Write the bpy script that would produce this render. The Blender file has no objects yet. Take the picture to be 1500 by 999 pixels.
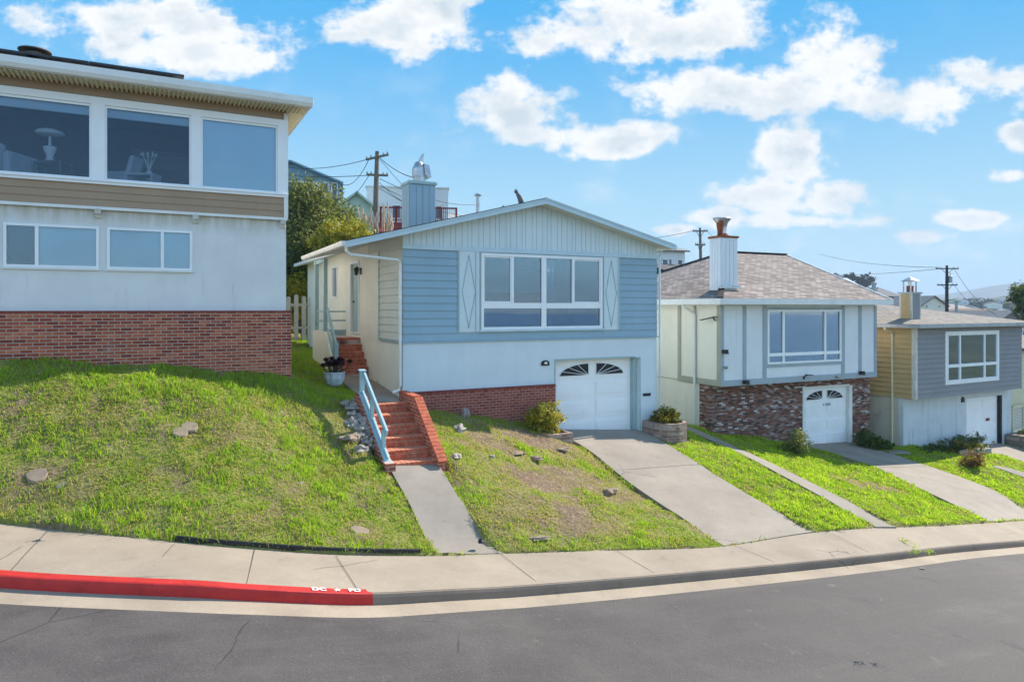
import bpy, bmesh, math, random
import numpy as np
from mathutils import Vector, Matrix, noise as mnoise
R = math.radians
random.seed(7); rng = np.random.default_rng(7)
S = bpy.context.scene
COL = S.collection

# ------------------------------------------------------------------ camera
# the camera hovers at the origin; heights are measured from it
cam = bpy.data.cameras.new('camera'); co = bpy.data.objects.new('camera', cam); COL.objects.link(co)
co.location = (0, 0, 0); co.rotation_euler = (R(90), 0, 0)
cam.sensor_width = 36; cam.lens = 24.0; cam.shift_y = -(499.5 - 452) / 1500.0
cam.clip_start = .1; cam.clip_end = 20000
S.camera = co
S.render.resolution_x = 1024; S.render.resolution_y = 681

# ------------------------------------------------------------------ sun and sky
SUN_EL, SUN_AZ = 35.8, 54.0          # azimuth clockwise from the view axis (+Y)
sdir = Vector((math.sin(R(SUN_AZ)) * math.cos(R(SUN_EL)), math.cos(R(SUN_AZ)) * math.cos(R(SUN_EL)), math.sin(R(SUN_EL))))
sl = bpy.data.lights.new('sun', 'SUN'); sl.energy = 3.15; sl.angle = R(.55); sl.color = (1, .92, .80)
so = bpy.data.objects.new('sun', sl); COL.objects.link(so); so.location = (30, 30, 40)
so.rotation_euler = (-sdir).to_track_quat('-Z', 'Y').to_euler()

S.view_settings.view_transform = 'Standard'; S.view_settings.look = 'None'
EXPO = 1.55
S.view_settings.exposure = EXPO; S.view_settings.gamma = 1; S.view_settings.use_curve_mapping = False
SKY_STRENGTH = .15

W = bpy.data.worlds.new('World'); S.world = W; W.use_nodes = True
wn, wl = W.node_tree.nodes, W.node_tree.links
wn.clear()
class NG:
    """small node-graph helper"""
    def __init__(s, tree): s.n = tree.nodes; s.l = tree.links
    def node(s, t, **k):
        n = s.n.new(t)
        for a, b in k.items(): setattr(n, a, b)
        return n
    def put(s, sock, v):
        if isinstance(v, bpy.types.NodeSocket): s.l.new(v, sock)
        elif v is not None: sock.default_value = v
    def math(s, op, a, b=None, c=None, clamp=False):
        n = s.node('ShaderNodeMath', operation=op, use_clamp=clamp)
        s.put(n.inputs[0], a); s.put(n.inputs[1], b)
        if c is not None: s.put(n.inputs[2], c)
        return n.outputs[0]
    def mix(s, f, a, b, mode='MIX'):
        n = s.node('ShaderNodeMix', data_type='RGBA', blend_type=mode)
        s.put(n.inputs[0], f); s.put(n.inputs[6], a); s.put(n.inputs[7], b)
        return n.outputs[2]
    def maprange(s, v, a, b, c=0., d=1., t='SMOOTHSTEP'):
        n = s.node('ShaderNodeMapRange', interpolation_type=t)
        s.put(n.inputs[0], v); s.put(n.inputs[1], a); s.put(n.inputs[2], b); s.put(n.inputs[3], c); s.put(n.inputs[4], d)
        return n.outputs[0]
    def noise(s, vec, scale, detail=3., rough=.5, dist=0.):
        n = s.node('ShaderNodeTexNoise'); s.put(n.inputs['Vector'], vec)
        n.inputs['Scale'].default_value = scale; n.inputs['Detail'].default_value = detail
        n.inputs['Roughness'].default_value = rough; n.inputs['Distortion'].default_value = dist
        return n.outputs['Fac']
    def sep(s, v):
        n = s.node('ShaderNodeSeparateXYZ'); s.put(n.inputs[0], v); return n.outputs
    def comb(s, x, y, z):
        n = s.node('ShaderNodeCombineXYZ'); s.put(n.inputs[0], x); s.put(n.inputs[1], y); s.put(n.inputs[2], z); return n.outputs[0]
    def ramp(s, f, stops, interp='LINEAR'):
        n = s.node('ShaderNodeValToRGB'); n.color_ramp.interpolation = interp
        e = n.color_ramp.elements
        while len(e) < len(stops): e.new(.5)
        for i, (p, c) in enumerate(stops): e[i].position = p; e[i].color = (*c, 1)
        s.put(n.inputs[0], f); return n.outputs[0]
g = NG(W.node_tree)
sky = g.node('ShaderNodeTexSky', sky_type='NISHITA')
sky.sun_disc = False; sky.sun_elevation = R(SUN_EL); sky.sun_rotation = R(SUN_AZ)
sky.altitude = 100; sky.air_density = 1.0; sky.dust_density = .35; sky.ozone_density = 2.5
tc = g.node('ShaderNodeTexCoord'); dx, dy, dz = g.sep(tc.outputs['Generated'])
ady = g.math('MAXIMUM', g.math('ABSOLUTE', dy), .05)
X = g.math('DIVIDE', dx, ady); Z = g.math('DIVIDE', dz, ady)
P2 = g.comb(X, g.math('MULTIPLY', Z, 1.35), g.math('MULTIPLY', g.math('SIGN', dy), 3.0))
# cumulus banks: (bearing tangent, height tangent, half width, half height)
CL = [(-.51, .42, .20, .06), (-.56, .385, .13, .035), (-.45, .37, .12, .035),
      (-.16, .41, .17, .042), (-.24, .40, .08, .02), (-.10, .435, .08, .05),
      (.24, .405, .23, .060), (.33, .33, .19, .045), (.46, .36, .09, .05), (.20, .42, .12, .05),
      (.60, .305, .125, .038), (.73, .325, .10, .045), (.75, .25, .05, .03),
      (.01, .285, .10, .050), (.06, .255, .12, .028), (.16, .245, .11, .026), (.00, .31, .05, .045),
      (.42, .225, .062, .050), (.36, .168, .10, .025), (.47, .150, .075, .040), (.30, .135, .045, .022), (.45, .128, .12, .016),
      (.67, .132, .055, .016), (.73, .195, .035, .014), (.60, .105, .045, .014), (.24, .115, .04, .010),
      (-.10, .135, .06, .008)]
def vm(op, a, b=None, c=None):
    n = g.node('ShaderNodeVectorMath', operation=op); g.put(n.inputs[0], a)
    if b is not None: n.inputs[1].default_value = b
    if c is not None: n.inputs[2].default_value = c
    return n.outputs['Value' if op == 'LENGTH' else 'Vector']
P0 = g.comb(X, Z, g.math('MULTIPLY', g.math('SUBTRACT', 1., g.math('SIGN', dy)), 50.))   # nothing placed behind the camera
md = None
for (a, b, c, d) in CL:
    ic, iz = 1 / c, 1 / d
    v = vm('LENGTH', vm('MULTIPLY_ADD', P0, (ic, iz, 1), (-a * ic, -b * iz, 0)))
    md = v if md is None else g.math('MINIMUM', md, v)
nz = g.node('ShaderNodeTexNoise'); g.put(nz.inputs['Vector'], P2); nz.inputs['Scale'].default_value = 9.; nz.inputs['Detail'].default_value = 6; nz.inputs['Roughness'].default_value = .62
nc = g.sep(nz.outputs['Color'])
# signed density: positive inside a cloud, edges torn by the noise
dens = g.math('MULTIPLY_ADD', g.math('SUBTRACT', nc[0], .5), 3.6, g.math('SUBTRACT', 1.02, md))
cl = g.maprange(dens, -.05, .55)
thin = g.math('MULTIPLY', g.maprange(nc[1], .50, .72), g.maprange(Z, .45, .04, .03, .40))
cl = g.math('MULTIPLY', g.math('MAXIMUM', cl, thin), g.maprange(dz, .0, .05))
shade = g.math('MULTIPLY_ADD', g.maprange(dens, .5, 1.3, 0., 1.), -.55, g.maprange(nc[2], .38, .56, .45, 1.), clamp=True)
KC = 1.0 / (SKY_STRENGTH * 2 ** EXPO)
cc = g.mix(shade, (.66 * KC, .76 * KC, .83 * KC, 1), (1.04 * KC, 1.04 * KC, 1.03 * KC, 1))
skyc = g.mix(1., sky.outputs[0], (.84, .87, .80, 1), 'MULTIPLY')
# the bright half of the sky near the sun keeps its blue
cap = g.mix(g.maprange(dz, .0, .42), (.54 * KC, .83 * KC, .96 * KC, 1), (.07 * KC, .47 * KC, .92 * KC, 1))
skyc = g.mix(g.maprange(dy, -.1, .25), skyc, g.mix(1., skyc, cap, 'DARKEN'))
colr = g.mix(cl, skyc, cc)
bg = g.node('ShaderNodeBackground'); wl.new(colr, bg.inputs[0]); bg.inputs[1].default_value = SKY_STRENGTH
W.cycles.sampling_method = 'MANUAL'; W.cycles.sample_map_resolution = 256
wo = g.node('ShaderNodeOutputWorld'); wl.new(bg.outputs[0], wo.inputs[0])

# ------------------------------------------------------------------ materials
MATS = {}
def newmat(name):
    m = bpy.data.materials.new(name); m.use_nodes = True; m.node_tree.nodes.clear(); MATS[name] = m
    return m, NG(m.node_tree)
def finish(G, color, rough=.8, spec=.3, metal=0., bump=None, bstr=.3, bdist=.01):
    p = G.node('ShaderNodeBsdfPrincipled'); G.put(p.inputs['Base Color'], color); G.put(p.inputs['Roughness'], rough)
    p.inputs['Specular IOR Level'].default_value = spec; G.put(p.inputs['Metallic'], metal)
    if bump is not None:
        b = G.node('ShaderNodeBump'); b.inputs['Strength'].default_value = bstr; b.inputs['Distance'].default_value = bdist
        G.put(b.inputs['Height'], bump); G.l.new(b.outputs[0], p.inputs['Normal'])
    o = G.node('ShaderNodeOutputMaterial'); G.l.new(p.outputs[0], o.inputs[0]); return p
def c4(c): return (c[0], c[1], c[2], 1)
def ob(G): return G.node('ShaderNodeTexCoord').outputs['Object']
def paint(name, c, var=.12, scale=2., rough=.6, spec=.3, bscale=60, bstr=.15, dirt=None, dirtamt=.0, streak=False, metal=0.):
    m, G = newmat(name); v = ob(G)
    n = G.noise(v, scale, 4, .6)
    lo = tuple(k * (1 - var) for k in c); hi = tuple(min(1, k * (1 + var)) for k in c)
    col = G.ramp(n, [(.3, lo), (.7, hi)])
    if dirt:
        vv = v
        if streak:
            x, y, z = G.sep(v); vv = G.comb(G.math('MULTIPLY', x, 3.), G.math('MULTIPLY', y, 3.), G.math('MULTIPLY', z, .35))
        f = G.maprange(G.noise(vv, 1.7, 6, .65), .52, .78, 0., dirtamt)
        col = G.mix(f, col, c4(dirt))
    finish(G, col, rough, spec, metal, G.noise(v, bscale, 3, .6), bstr, .01); return m
def brick(name, stops, mortar, bw=.21, bh=.068, ms=.016, bstr=.8, wear=None):
    m, G = newmat(name); x, y, z = G.sep(ob(G)); vec = G.comb(G.math('ADD', x, y), z, 0.)
    t = G.node('ShaderNodeTexBrick'); G.put(t.inputs['Vector'], vec)
    t.inputs['Color1'].default_value = (0, 0, 0, 1); t.inputs['Color2'].default_value = (1, 1, 1, 1); t.inputs['Mortar'].default_value = (.5, .5, .5, 1)
    t.inputs['Scale'].default_value = 1; t.inputs['Mortar Size'].default_value = ms / 2; t.inputs['Mortar Smooth'].default_value = .3
    t.inputs['Brick Width'].default_value = bw; t.inputs['Row Height'].default_value = bh; t.inputs['Bias'].default_value = 0
    base = G.ramp(t.outputs['Color'], stops)
    nn = G.noise(ob(G), 9, 5, .65)
    base = G.mix(G.maprange(nn, .35, .7, 0., .45), base, G.mix(1., base, (.55, .5, .5, 1), 'MULTIPLY'))
    if wear: base = G.mix(G.maprange(G.noise(ob(G), 1.6, 6, .7), wear[1], wear[1] + .15, 0., wear[2]), base, c4(wear[0]))
    col = G.mix(t.outputs['Fac'], base, c4(mortar))
    h = G.math('ADD', G.math('MULTIPLY', G.math('SUBTRACT', 1., t.outputs['Fac']), 1.), G.math('MULTIPLY', G.noise(ob(G), 50, 3), .4))
    finish(G, col, .85, .2, 0, h, bstr, .012); return m
def shingle(name, c1, c2, c3):
    m, G = newmat(name); uv = G.node('ShaderNodeUVMap').outputs[0]
    t = G.node('ShaderNodeTexBrick'); G.put(t.inputs['Vector'], uv)
    t.inputs['Color1'].default_value = (0, 0, 0, 1); t.inputs['Color2'].default_value = (1, 1, 1, 1); t.inputs['Mortar'].default_value = (.1, .1, .1, 1)
    t.inputs['Scale'].default_value = 1; t.inputs['Mortar Size'].default_value = .008; t.inputs['Brick Width'].default_value = .30; t.inputs['Row Height'].default_value = .15
    base = G.ramp(t.outputs['Color'], [(0, c1), (.5, c2), (1, c3)])
    base = G.mix(G.maprange(G.noise(ob(G), .8, 5, .65), .4, .75, 0., .5), base, c4(c1))
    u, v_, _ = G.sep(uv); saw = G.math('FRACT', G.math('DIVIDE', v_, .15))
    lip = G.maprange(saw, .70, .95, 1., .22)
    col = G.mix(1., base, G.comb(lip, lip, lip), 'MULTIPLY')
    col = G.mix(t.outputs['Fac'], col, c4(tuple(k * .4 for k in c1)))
    finish(G, col, .95, .15, 0, G.math('MULTIPLY_ADD', saw, -1., G.math('MULTIPLY', t.outputs['Color'], .6)), .7, .03); return m
def ground_mat(name, f): m, G = newmat(name); f(G); return m

paint('blue_siding', (.27, .395, .475), .06, .9, .55, bscale=25, bstr=.05, dirt=(.30, .43, .52), dirtamt=.35, streak=True)
paint('pale_stucco', (.62, .69, .73), .05, 1.2, .8, bscale=110, bstr=.35, dirt=(.42, .50, .55), dirtamt=.3, streak=True)
paint('cream_stucco', (.80, .775, .68), .05, 1.2, .8, bscale=110, bstr=.3, dirt=(.50, .48, .38), dirtamt=.3, streak=True)  # blue house side: front stucco with warm bounce light put into the colour
paint('cream_siding', (.60, .62, .57), .06, 1.2, .7, bscale=30, bstr=.1)  # side siding: warm light built into the colour, front siding is blue
paint('pale_trim', (.50, .62, .68), .06, 2, .55, dirt=(.40, .46, .48), dirtamt=.3)
paint('gable_board', (.60, .68, .71), .05, 1.5, .6, bscale=30, dirt=(.62, .63, .58), dirtamt=.4)
paint('aqua_trim', (.33, .46, .47), .08, 2, .5, dirt=(.25, .33, .34), dirtamt=.4)
paint('rail_blue', (.34, .50, .56), .08, 3, .45, dirt=(.5, .58, .6), dirtamt=.5)
paint('white_frame', (.80, .81, .82), .03, 3, .35, bstr=.03)
paint('white_door', (.84, .84, .85), .04, 1.5, .45, bstr=.04, dirt=(.62, .64, .66), dirtamt=.35, streak=True)
paint('white_gutter', (.72, .72, .70), .06, 2, .4, bstr=.05, dirt=(.45, .44, .40), dirtamt=.45)
paint('left_stucco_plain', (.70, .70, .70), .05, 1, .85, bscale=60, bstr=.6, dirt=(.45, .42, .36), dirtamt=.45)
m_, G_ = newmat('left_stucco'); v_ = ob(G_); x_, y_, z_ = G_.sep(v_)
c_ = G_.ramp(G_.noise(v_, 1.1, 5, .6), [(.3, (.64, .64, .64)), (.7, (.74, .735, .72))])
st_ = G_.noise(G_.comb(G_.math('MULTIPLY', x_, 5.), y_, G_.math('MULTIPLY', z_, .8)), 1., 6, .7)
c_ = G_.mix(G_.math('MULTIPLY', G_.maprange(z_, 3.25, 3.80), G_.maprange(st_, .30, .62, .15, .8)), c_, c4((.42, .37, .26)))   # run-off stains under the belt board
c_ = G_.mix(G_.maprange(st_, .56, .74, 0., .35), c_, c4((.42, .42, .41)))
finish(G_, c_, .88, .2, 0, G_.noise(v_, 55, 4, .7), .7, .012)
paint('beige_siding', (.36, .25, .165), .07, 1.2, .6, bscale=30, bstr=.08, dirt=(.28, .2, .14), dirtamt=.4, streak=True)
paint('soffit_cream', (.66, .60, .42), .06, 3, .7)
paint('white_panel', (.70, .715, .74), .04, 1.2, .75, bscale=90, bstr=.2, dirt=(.48, .5, .52), dirtamt=.35, streak=True)
paint('grey_trim', (.33, .38, .42), .08, 2, .6, dirt=(.26, .28, .28), dirtamt=.4)
paint('olive_trim', (.36, .36, .29), .08, 2, .6)
paint('cream_wall', (.78, .745, .645), .05, 1, .8, bscale=80, bstr=.25, dirt=(.5, .47, .36), dirtamt=.35, streak=True)  # on the panelled house side, warm bounce light is put into the colour
paint('taupe_siding', (.25, .245, .255), .06, 1.2, .65, bscale=30, dirt=(.2, .19, .19), dirtamt=.4, streak=True)
paint('tan_siding', (.46, .33, .16), .07, 1.2, .65, bscale=30, dirt=(.36, .26, .14), dirtamt=.5, streak=True)  # taupe house side: warm light built into the siding colour
paint('dirty_stucco', (.58, .61, .64), .07, 1.5, .85, bscale=80, bstr=.4, dirt=(.25, .24, .23), dirtamt=.75, streak=True)
paint('dirty_cream', (.55, .50, .41), .1, 1.5, .85, bscale=80, bstr=.4, dirt=(.2, .19, .18), dirtamt=.8)  # side stucco: warm light in the base colour, dirt on top
m_, G_ = newmat('red_paint'); v_ = ob(G_)
c_ = G_.ramp(G_.noise(v_, 3, 5, .7), [(.3, (.40, .020, .018)), (.7, (.56, .03, .026))])
c_ = G_.mix(G_.maprange(G_.noise(v_, 9, 6, .75), .56, .66, 0., .6), c_, c4((.20, .022, .018)))
c_ = G_.mix(G_.maprange(G_.noise(v_, 14, 5, .8), .655, .69, 0., .9), c_, c4((.36, .30, .25)))
finish(G_, c_, .55, .35, 0, G_.noise(v_, 30, 4, .7), .5, .01)
paint('white_paint', (.8, .8, .78), .1, 12, .6)
paint('stair_brick', (.44, .115, .060), .35, 9, .85, bscale=70, bstr=.4, dirt=(.60, .32, .22), dirtamt=.75)
paint('sunlit_tread_brick', (.56, .22, .13), .25, 9, .85, bscale=70, bstr=.4, dirt=(.62, .38, .28), dirtamt=.6)  # stair brick lightened for the treads, sunlight put into the colour
paint('brick_dark', (.20, .055, .045), .3, 8, .85, bscale=70, bstr=.4)
paint('mortar', (.55, .42, .36), .15, 20, .95, bscale=90)
paint('black_plastic', (.025, .026, .028), .25, 6, .55, dirt=(.12, .11, .10), dirtamt=.5)
paint('galvanised', (.42, .44, .46), .2, 5, .38, metal=.8, dirt=(.3, .27, .24), dirtamt=.4)
paint('dull_metal', (.36, .38, .40), .15, 6, .5, metal=.3, dirt=(.2, .19, .18), dirtamt=.5)
paint('rust', (.25, .075, .03), .4, 8, .8, dirt=(.1, .05, .03), dirtamt=.6)
paint('old_wood', (.16, .135, .11), .25, 6, .9, dirt=(.08, .07, .06), dirtamt=.6, streak=True)
paint('dark_wood', (.055, .048, .045), .25, 6, .9)
paint('picket_wood', (.60, .57, .50), .15, 5, .85, dirt=(.3, .27, .22), dirtamt=.8, streak=True)
paint('deck_red', (.20, .022, .018), .2, 4, .6)
paint('dark_void', (.03, .032, .036), .2, 2, .8)
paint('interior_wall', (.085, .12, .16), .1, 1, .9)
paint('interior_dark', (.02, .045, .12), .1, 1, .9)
paint('blind', (.60, .70, .72), .04, 2, .6)
paint('blind_pale', (.60, .70, .76), .04, 2, .6)
paint('sofa_cloth', (.50, .55, .60), .1, 5, .9)
paint('lamp_cloth', (.80, .80, .78), .05, 5, .7)
paint('rock', (.33, .30, .27), .35, 5, .9, bscale=14, bstr=.8, dirt=(.14, .12, .10), dirtamt=.7)
paint('rock_brown', (.30, .22, .16), .3, 5, .9, bscale=14, bstr=.8)
paint('sandy_stone', (.27, .205, .15), .15, 6, .9, bscale=30, bstr=.3)
paint('pot_white', (.52, .58, .63), .15, 9, .7, bscale=25, bstr=.5, dirt=(.3, .34, .38), dirtamt=.7)
paint('succulent', (.05, .018, .022), .4, 12, .45)
paint('succulent_green', (.10, .14, .08), .3, 12, .5)
paint('sage_wall', (.42, .55, .46), .05, 1, .8)
paint('far_blue', (.17, .28, .36), .08, .7, .7)
paint('far_white', (.66, .68, .70), .05, .7, .8)
paint('far_brown', (.30, .20, .14), .1, .5, .9)
paint('far_grey', (.22, .21, .21), .12, .5, .9)
paint('pampas', (.55, .43, .32), .2, 6, .9)
paint('solar', (.012, .014, .022), .1, 3, .25, .5)
paint('owl_grey', (.12, .12, .125), .3, 18, .7)
paint('trunk', (.10, .075, .055), .25, 8, .95, bscale=20, bstr=.8)
paint('iron', (.02, .02, .022), .1, 5, .5)
brick('red_brick', [(0, (.20, .045, .028)), (.35, (.31, .075, .042)), (.7, (.41, .11, .058)), (1, (.50, .16, .085))], (.44, .36, .31), wear=((.40, .30, .25), .60, .35))
brick('base_brick', [(0, (.24, .062, .045)), (.5, (.33, .088, .06)), (1, (.38, .115, .08))], (.42, .30, .26), bw=.2, bh=.075, ms=.015)
brick('mottled_brick', [(0, (.055, .045, .045)), (.2, (.16, .06, .045)), (.4, (.27, .10, .065)), (.55, (.24, .12, .09)), (.72, (.34, .27, .25)), (.80, (.28, .09, .05)), (.94, (.50, .46, .45)), (1, (.66, .65, .65))], (.15, .13, .125), bw=.20, bh=.062, ms=.014)
brick('planter_brick', [(0, (.22, .13, .10)), (.5, (.36, .24, .19)), (1, (.45, .36, .31))], (.33, .3, .27), bw=.22, bh=.075)
brick('stone_block', [(0, (.20, .17, .14)), (.5, (.30, .26, .21)), (1, (.38, .34, .28))], (.16, .13, .10), bw=.45, bh=.17, ms=.03)
shingle('shingle_pink', (.19, .155, .14), (.29, .24, .215), (.40, .34, .31))
shingle('shingle_tan', (.22, .19, .17), (.28, .25, .22), (.34, .30, .27))
shingle('shingle_grey', (.10, .09, .09), (.15, .14, .14), (.20, .19, .18))

def f_concrete(c, stain=.25, cell=.33):
    def f(G):
        v = ob(G); n = G.noise(v, .8, 7, .65); n2 = G.noise(v, 70, 3, .75); n3 = G.noise(v, 16, 4, .7)
        col = G.ramp(n, [(.28, tuple(k * .76 for k in c)), (.72, tuple(k * 1.12 for k in c))])
        col = G.mix(G.maprange(n2, .40, .68, 0., .38), col, c4(tuple(k * .58 for k in c)))
        col = G.mix(G.maprange(n3, .55, .72, 0., .30), col, c4(tuple(min(1, k * 1.3) for k in c)))
        col = G.mix(G.maprange(G.noise(v, 2.3, 8, .75), .54, .76, 0., stain), col, c4((c[0] * .50, c[1] * .46, c[2] * .43)))
        vo = G.node('ShaderNodeTexVoronoi', feature='DISTANCE_TO_EDGE'); G.put(vo.inputs['Vector'], G.mix(.16, v, G.noise(v, 2.5, 5))); vo.inputs['Scale'].default_value = cell
        cr = G.math('MULTIPLY', G.maprange(vo.outputs['Distance'], .0, .0045, 1., 0.), G.maprange(G.noise(v, .6, 2), .54, .60))
        col = G.mix(G.math('MULTIPLY', cr, .8), col, c4((.09, .075, .06)))
        finish(G, col, .9, .2, 0, n2, .4, .008)
    return f
ground_mat('sidewalk', f_concrete((.355, .29, .225), .5))
ground_mat('driveway', f_concrete((.335, .285, .235), .5))
ground_mat('walkway', f_concrete((.30, .26, .22), .45))
ground_mat('kerb_concrete', f_concrete((.25, .20, .16), .7))
ground_mat('gutter_concrete', f_concrete((.385, .31, .235), .6))
def f_asphalt(G):
    v = ob(G); n2 = G.noise(v, 34, 3, .85); n3 = G.noise(v, 110, 2, .8); n = G.noise(v, .55, 7, .7)
    x, y, z = G.sep(v); a = G.math('ADD', G.math('MULTIPLY', x, .45), G.math('MULTIPLY', y, -.89)); b = G.math('ADD', G.math('MULTIPLY', x, .89), G.math('MULTIPLY', y, .45))
    col = G.ramp(n, [(.3, (.050, .043, .042)), (.5, (.078, .068, .065)), (.7, (.118, .103, .097))])
    wear = G.maprange(G.noise(G.comb(G.math('MULTIPLY', b, .10), a, 0.), 1.3, 6, .65), .45, .68, 0., .55)
    col = G.mix(wear, col, c4((.105, .090, .085)))
    col = G.mix(G.maprange(n2, .56, .74, 0., .55), col, c4((.20, .18, .17)))
    col = G.mix(G.maprange(n2, .44, .28, 0., .65), col, c4((.030, .027, .027)))
    col = G.mix(G.maprange(n3, .60, .75, 0., .6), col, c4((.26, .235, .215)))
    col = G.mix(G.maprange(G.noise(v, 2.1, 7, .75), .60, .70, 0., .40), col, c4((.21, .185, .165)))
    col = G.mix(G.maprange(G.noise(G.comb(b, a, 3.), .9, 5, .7), .63, .70, 0., .45), col, c4((.036, .032, .032)))
    vo = G.node('ShaderNodeTexVoronoi', feature='DISTANCE_TO_EDGE'); G.put(vo.inputs['Vector'], G.mix(.14, v, G.noise(v, 2.2, 5))); vo.inputs['Scale'].default_value = .45
    cr = G.math('MULTIPLY', G.maprange(vo.outputs['Distance'], .0, .006, 1., 0.), G.maprange(G.noise(v, .45, 2), .58, .66)); col = G.mix(G.math('MULTIPLY', cr, .8), col, c4((.02, .018, .018)))
    finish(G, col, G.maprange(n, .3, .7, .72, .92), .3, 0, n2, .7, .012)
ground_mat('asphalt', f_asphalt)
def f_soil(G):
    v = ob(G); n = G.noise(v, 1.3, 6, .65); n2 = G.noise(v, 22, 5, .75)
    soil = G.ramp(n2, [(.25, (.085, .058, .040)), (.5, (.21, .145, .10)), (.75, (.38, .28, .20))])
    thatch = G.ramp(n2, [(.25, (.07, .085, .02)), (.5, (.25, .27, .055)), (.8, (.42, .40, .14))])
    at_ = G.node('ShaderNodeAttribute', attribute_name='bare'); n3 = G.noise(v, 7, 5, .7)
    soil = G.mix(G.maprange(n3, .52, .66, 0., .7), soil, c4((.40, .29, .20))); soil = G.mix(G.maprange(n3, .46, .34, 0., .6), soil, c4((.075, .05, .034)))
    f = G.math('MULTIPLY', G.maprange(n, .36, .56, .15, .9), G.math('SUBTRACT', 1., at_.outputs['Fac'], clamp=True))
    finish(G, G.mix(f, soil, thatch), .95, .1, 0, G.math('ADD', n2, n3), .9, .05)
ground_mat('soil', f_soil)
def f_terrain(G):
    v = ob(G); n = G.noise(v, .012, 8, .65); n2 = G.noise(v, .25, 5, .7)
    col = G.ramp(n, [(.35, (.035, .055, .02)), (.5, (.08, .09, .035)), (.65, (.17, .145, .075))])
    finish(G, G.mix(G.maprange(n2, .3, .7, 0., .5), col, c4((.05, .06, .025))), .95, .1, 0, n2, .5, .3)
ground_mat('terrain', f_terrain)
def leafmat(name, cols, transl=.3, rough=.5):
    m, G = newmat(name)
    a = G.node('ShaderNodeAttribute', attribute_name='tint')
    col = G.ramp(a.outputs['Fac'], [(i / (len(cols) - 1), c) for i, c in enumerate(cols)])
    p = G.node('ShaderNodeBsdfPrincipled'); G.put(p.inputs['Base Color'], col); p.inputs['Roughness'].default_value = rough; p.inputs['Specular IOR Level'].default_value = .25
    t = G.node('ShaderNodeBsdfTranslucent'); G.put(t.inputs[0], G.mix(1., col, (1.3, 1.35, .7, 1), 'MULTIPLY'))
    mx = G.node('ShaderNodeMixShader'); mx.inputs[0].default_value = transl
    G.l.new(p.outputs[0], mx.inputs[1]); G.l.new(t.outputs[0], mx.inputs[2])
    o = G.node('ShaderNodeOutputMaterial'); G.l.new(mx.outputs[0], o.inputs[0]); return m
leafmat('grass', [(.46, .35, .18), (.36, .37, .085), (.23, .36, .03), (.29, .45, .03), (.42, .54, .045)], .5)
leafmat('leaf_olive', [(.06, .08, .025), (.13, .155, .045), (.23, .24, .08), (.38, .38, .18)])
leafmat('leaf_yellow', [(.10, .12, .02), (.24, .25, .03), (.42, .36, .04), (.55, .40, .05)])
leafmat('leaf_dark', [(.03, .05, .016), (.06, .095, .025), (.10, .14, .04), (.16, .19, .06)])
leafmat('leaf_flower', [(.05, .08, .02), (.10, .13, .03), (.30, .22, .03), (.50, .28, .03)])
leafmat('leaf_red', [(.10, .05, .02), (.20, .09, .03), (.28, .16, .05), (.16, .17, .05)])
leafmat('leaf_far', [(.02, .03, .015), (.035, .05, .02), (.05, .065, .03), (.07, .08, .04)], .1, .8)
def glass(name, tint=(.55, .66, .74), fac=.30):
    m, G = newmat(name)
    fr = G.node('ShaderNodeFresnel'); fr.inputs[0].default_value = 1.5
    t = G.node('ShaderNodeBsdfTransparent'); t.inputs[0].default_value = c4(tint)
    gl = G.node('ShaderNodeBsdfGlossy'); gl.inputs['Color'].default_value = (.60, .76, .92, 1); gl.inputs['Roughness'].default_value = .015
    nb = G.node('ShaderNodeBump'); nb.inputs['Strength'].default_value = .05; nb.inputs['Distance'].default_value = .02
    G.put(nb.inputs['Height'], G.noise(ob(G), 1.1, 2)); G.l.new(nb.outputs[0], gl.inputs['Normal'])
    mx = G.node('ShaderNodeMixShader'); G.put(mx.inputs[0], G.math('ADD', fr.outputs[0], fac, clamp=True))
    G.l.new(t.outputs[0], mx.inputs[1]); G.l.new(gl.outputs[0], mx.inputs[2])
    o = G.node('ShaderNodeOutputMaterial'); G.l.new(mx.outputs[0], o.inputs[0]); return m
glass('glass', (.50, .66, .80), fac=.13); glass('glass_clear', (.82, .87, .92), .0); glass('glass_sky', (.45, .6, .72), .34); glass('glass_light', (.88, .94, .98), .05)

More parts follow.
